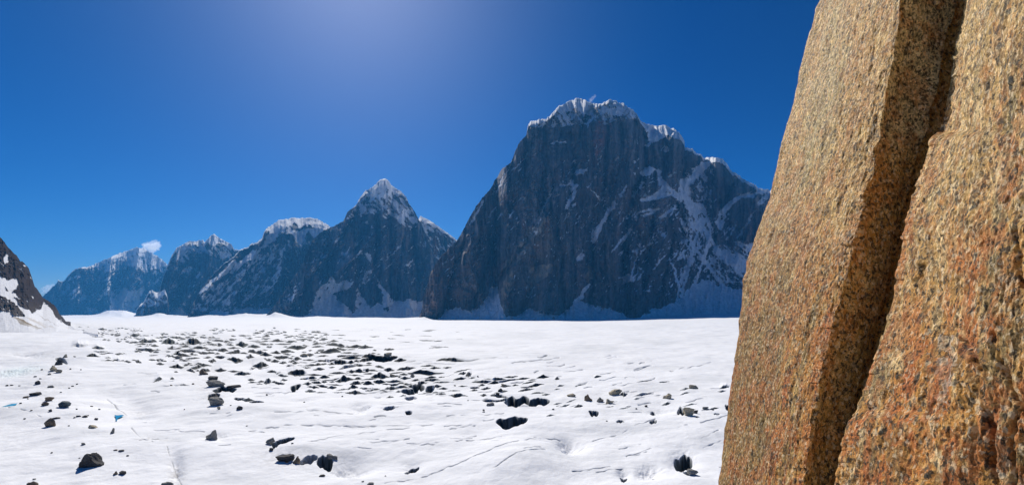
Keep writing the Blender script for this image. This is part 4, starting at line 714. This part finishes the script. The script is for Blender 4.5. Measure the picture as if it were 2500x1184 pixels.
BL = [
 (219, 1138, 56, 34, 'dark', 'large dark angular boulder with a peaked top, biggest one on the lower left snow', .35, 0),
 (119, 1041, 23, 21, 'brown', 'triangular brown boulder standing upright on the left snow', 0, 0),
 (152, 994, 30, 14, 'teal', 'blue-grey flat-topped block right of two brown boulders on the left snow', None, -.1),
 (115, 979, 21, 11, 'brown', 'rounded brown boulder, the upper of two stacked close at the left', None, 0),
 (108, 990, 15, 9, 'brown', 'small brown boulder just below a rounded brown one at the left', None, .1),
 (125, 906, 18, 14, 'tan', 'lumpy tan boulder at the upper end of the left boulder trail', 0, 0),
 (142, 909, 15, 8, 'tan', 'low tan boulder touching the right side of a lumpy tan one', None, -.2),
 (158, 873, 11, 10, 'tan', 'small upright tan boulder, farthest of the left boulder trail', .2, -.3),
 (141, 891, 19, 12, 'dark', 'dark leaning boulder between the lumpy tan boulder and the farthest upright one', .5, .5),
 (80, 966, 25, 8, 'dark', 'long low dark slab of rock at the left, above the turquoise edge pool', None, .1),
 (120, 946, 16, 6, 'grey', 'flat grey rock right of the long low dark slab on the left snow', None, 0),
 (222, 1044, 21, 7, 'tan', 'flat pale tan rock on the snow left of the upright grey one', None, -.1),
 (273, 1057, 11, 14, 'grey', 'narrow upright grey rock below the turquoise hollow pool', 0, -.2),
 (201, 1086, 10, 6, 'grey', 'small grey rock above the large dark angular boulder', None, 0),
 (281, 1158, 10, 9, 'brown', 'small pointed brown rock, left one of a touching pair near the lower left', 0, 0),
 (295, 1157, 17, 8, 'dark', 'dark lens-shaped rock, right one of a touching pair near the lower left', None, .1),
 (294, 1101, 15, 4, 'dark', 'thin flat dark rock lying right of the large angular boulder', None, 0),
 (281, 1099, 9, 3, 'brown', 'tiny flat brown rock beside a thin dark one right of the angular boulder', None, 0),
 (77, 1186, 23, 14, 'brown', 'reddish brown boulder cut by the bottom edge at the far left', .1, -.3),
 (80, 1170, 9, 3, 'grey', 'tiny flat grey rock just above the reddish boulder at the bottom edge', None, 0),
 (404, 1190, 26, 13, 'grey', 'grey rounded boulder cut by the bottom edge beside the dirty snow crack', None, 0),
 (232, 1024, 10, 5, 'dark', 'small dark oval rock left of the turquoise hollow pool', None, 0),
 (204, 1018, 12, 5, 'dark', 'right one of two small dark rocks above the flat pale tan rock', None, 0),
 (189, 1017, 9, 4, 'dark', 'left one of two small dark rocks above the flat pale tan rock', None, 0),
 (134, 1022, 15, 4, 'dark', 'low dark rock just above right of the triangular brown boulder', None, 0),
 (121, 1004, 8, 6, 'dark', 'small tilted dark rock below the blue-grey flat-topped block', None, .5),
 (60, 971, 10, 5, 'brown', 'small brown rock left of the long low dark slab', None, .3),
 (87, 938, 15, 9, 'dark', 'dark arched rock at the left above the long low dark slab', .2, .4),
 (117, 915, 8, 5, 'tan', 'tiny tan rock below the lumpy tan boulder', None, 0),
 (512, 1073, 26, 23, 'grey', 'upright grey boulder with a slanted top standing alone in a snow hollow', .45, 0),
 (525, 989, 32, 20, 'grey', 'rounded grey boulder at the near end of the dark debris chain', None, 0),
 (532, 999, 10, 7, 'tan', 'small pale rock just below the rounded grey boulder of the debris chain', None, 0),
 (518, 973, 26, 14, 'dark', 'dark jagged boulder directly above the rounded grey one in the debris chain', 0, 0),
 (524, 943, 38, 15, 'grey', 'wide grey-green boulder in the middle of the debris chain', None, -.1),
 (566, 952, 32, 9, 'dark', 'long dark boulder reaching right from the debris chain', None, .12),
 (516, 927, 24, 9, 'dark', 'dark flat boulder just above the wide grey-green one', None, 0),
 (494, 914, 20, 13, 'brown', 'brown pointed boulder at the upper left of the debris chain', -.2, -.3),
 (431, 876, 20, 9, 'grey', 'triangular grey boulder far up the debris chain beside the broken ice', 0, 0),
 (432, 863, 7, 6, 'dark', 'tiny dark rock right above the triangular grey boulder', None, 0),
 (582, 1000, 15, 9, 'dark', 'dark lumpy rock left of the low dark ice step, right of the debris chain', None, 0),
 (741, 871, 20, 9, 'tan', 'tan flat-topped boulder amid the crevasses in the middle distance', None, -.1),
 (945, 872, 19, 10, 'tan', 'tan rounded boulder beside a dark one on the far central snow', None, 0),
 (962, 875, 17, 7, 'dark', 'low dark boulder touching the right of the rounded tan one on the central snow', None, 0),
 (958, 919, 14, 8, 'tan', 'small pale tan boulder on a snow ridge near the centre', None, 0),
 (1006, 921, 11, 11, 'grey', 'small upright grey rock right of the pale tan one near the centre', 0, 0),
 (656, 1084, 22, 13, 'grey', 'smooth grey oval boulder at the left end of a slanting crevasse', None, .4),
 (660, 1100, 11, 8, 'dark', 'small dark rock below the smooth grey oval boulder', None, .2),
 (692, 1124, 38, 15, 'dark', 'wide dark boulder sunk in the snow at the lower centre left', None, .1),
 (723, 1131, 20, 16, 'brown', 'brown angular boulder right of the wide dark sunken one', .2, .2),
 (690, 1132, 11, 6, 'dark', 'tiny dark rock under the left half of the wide sunken boulder', None, 0),
 (703, 1134, 12, 6, 'brown', 'tiny brown rock under the right half of the wide sunken boulder', None, 0),
 (802, 1121, 19, 10, 'grey', 'grey flat boulder at the mouth of a dark hole, lower centre left', None, -.2),
 (816, 1121, 12, 9, 'grey', 'small grey rock touching the right of the flat one at the dark hole', None, 0),
 (785, 1163, 13, 5, 'dark', 'small dark rock alone near the bottom, below the grey pair at the hole', None, 0),
 (902, 1186, 18, 8, 'grey', 'flat grey rock cut by the bottom edge left of the centre', None, 0),
 (1229, 944, 15, 7, 'tan', 'tan rock above left of the big double ice hole', None, -.2),
 (1220, 956, 13, 8, 'dark', 'dark rock left of the big double ice hole', None, .4),
 (1214, 966, 10, 6, 'dark', 'smaller dark rock just below the one left of the double ice hole', None, 0),
 (1394, 968, 21, 8, 'tan', 'flat tan rock lying right of the double ice hole', None, 0),
 (1436, 978, 20, 16, 'brown', 'brown angular boulder with a pointed top on the right snow', .2, 0),
 (1464, 981, 17, 12, 'grey', 'grey broken boulder next right of the brown angular one', 0, 0),
 (1488, 984, 21, 12, 'tan', 'low tan boulder right of the grey broken one', -.2, .2),
 (1503, 963, 34, 14, 'tan', 'wide tan slab boulder resting above a dark ice step on the right snow', None, -.1),
 (1630, 973, 24, 12, 'tan', 'tan wedge boulder with a long snow-covered tail at the right', .4, .2),
 (1694, 949, 23, 10, 'tan', 'tan flat rock alone on the far right snow, above the big tan boulder', None, -.3),
 (1683, 1014, 28, 21, 'tan', 'biggest tan boulder on the right snow, beside a dark ice hole', None, 0),
 (1699, 1009, 11, 9, 'dark', 'small dark rock at the right foot of the biggest tan boulder', None, 0),
 (1723, 999, 15, 6, 'grey', 'small flat grey rock right of the biggest tan boulder', None, 0),
 (1577, 993, 8, 5, 'dark', 'tiny dark rock left of a narrow dark hole on the right snow', None, 0),
 (1691, 1159, 26, 13, 'grey', 'grey-brown boulder at the lower right of the large dark ice hole near the slab', None, -.1),
 (740, 1127, 8, 5, 'grey', 'tiny grey rock right of the brown angular boulder at the lower centre left', None, 0),
 (1196, 990, 19, 7, 'grey', 'low grey rock below left of the double ice hole', None, 0)]
for (px_, py_, w_, h_, tone, lab, pk, tl) in BL: boulder(px_, py_, w_, h_, tone, lab, peak=pk, tilt=tl)
# scattered stones that nothing tells apart
small = [(147, 958), (167, 948), (187, 938), (175, 943), (171, 901), (196, 903), (66, 975), (58, 1023), (186, 999), (222, 992), (15, 942), (26, 941), (45, 942), (84, 920), (96, 925), (100, 903), (180, 1020), (212, 1015), (180, 872), (240, 1118), (193, 1118), (124, 1106), (309, 1113),
         (416, 941), (470, 938), (448, 1000), (563, 990), (600, 1040), (712, 1083), (940, 1162), (884, 1176), (1142, 978), (1180, 1002), (1238, 981), (1180, 1006), (1350, 1000), (1480, 1028), (1552, 998), (1700, 1019), (1740, 1001), (650, 965), (742, 982), (834, 968), (1110, 942), (1166, 920), (1400, 968), (75, 1003), (48, 985), (240, 1000), (165, 1040)]
for i, (a, b_) in enumerate(small):
    boulder(a, b_, rng.uniform(4, 7), rng.uniform(2.2, 3.8), rng.choice(['dark', 'dark', 'grey', 'brown']), 'tiny stone lying loose on the snow of the glacier', 'tiny stones strewn over the snow')

# ------------------------------------------------------------------ clouds
def cloud(px, py, dist, w, h, label, seed, dens, lean=0.0, rough=.45):
    k = dist/F; cx, cz = (px-1250)*k, CZ+(HZ-py)*k
    bm = bmesh.new(); bmesh.ops.create_icosphere(bm, subdivisions=6, radius=1)
    c = np.array([v.co[:] for v in bm.verts])
    n = fbm(c[:, 0]*1.6+c[:, 1]*.7+seed, c[:, 2]*1.6-c[:, 1]*.9, 5, seed, .6)+.5*np.abs(fbm(c[:, 0]*4+c[:, 1]*2, c[:, 2]*4-c[:, 1]*2, 3, seed+5))
    c = c*(1+rough*2.2*n-.1)[:, None]*np.array((w*k*.5, w*k*.3, h*k*.5)); c[:, 0] += lean*c[:, 2]
    for v, q in zip(bm.verts, c): v.co = q
    me = bpy.data.meshes.new('cloud'); bm.to_mesh(me); bm.free()
    m = bpy.data.materials.new('cloud_vapour'); m.use_nodes = True; t = m.node_tree; t.nodes.clear()
    out = N(t, 'ShaderNodeOutputMaterial'); pv = N(t, 'ShaderNodeVolumePrincipled'); pv.inputs['Color'].default_value = (1, 1, 1, 1); pv.inputs['Density'].default_value = dens; pv.inputs['Anisotropy'].default_value = .7
    t.links.new(pv.outputs[0], out.inputs['Volume']); me.materials.append(m)
    o = bpy.data.objects.new('cloud', me); o.location = (cx, dist, cz); SC.collection.objects.link(o); tag(o, label, 'cloud', 'small clouds over the peaks')
cloud(369, 602, 15500, 38, 25, 'small puffy white cloud just right of the far peak top', 3, .006)
cloud(118, 706, 15500, 28, 24, 'faint low cloud behind the left end of the far mountain', 5, .004)
cloud(1446, 241, 15500, 8, 17, 'thin wisp of cloud rising over the massif summit', 9, .0016, .5, .6)

# ------------------------------------------------------------------ haze
bm = bmesh.new(); bmesh.ops.create_cube(bm, size=1)
x0, x1, y0, y1, z0, z1 = -34000, 34000, -8500, 15000, -12, 1900
for v in bm.verts: v.co = Vector((x0 if v.co.x < 0 else x1, y0 if v.co.y < 0 else y1, z0 if v.co.z < 0 else z1))
me = bpy.data.meshes.new('haze'); bm.to_mesh(me); bm.free()
m = bpy.data.materials.new('haze_air'); m.use_nodes = True; t = m.node_tree; t.nodes.clear()
out = N(t, 'ShaderNodeOutputMaterial'); pv = N(t, 'ShaderNodeVolumePrincipled'); pv.inputs['Color'].default_value = (.06, .34, .78, 1); pv.inputs['Density'].default_value = 4.0e-5; pv.inputs['Anisotropy'].default_value = .2
t.links.new(pv.outputs[0], out.inputs['Volume']); me.materials.append(m)
hz = bpy.data.objects.new('haze', me); SC.collection.objects.link(hz); tag(hz, kind='stuff')
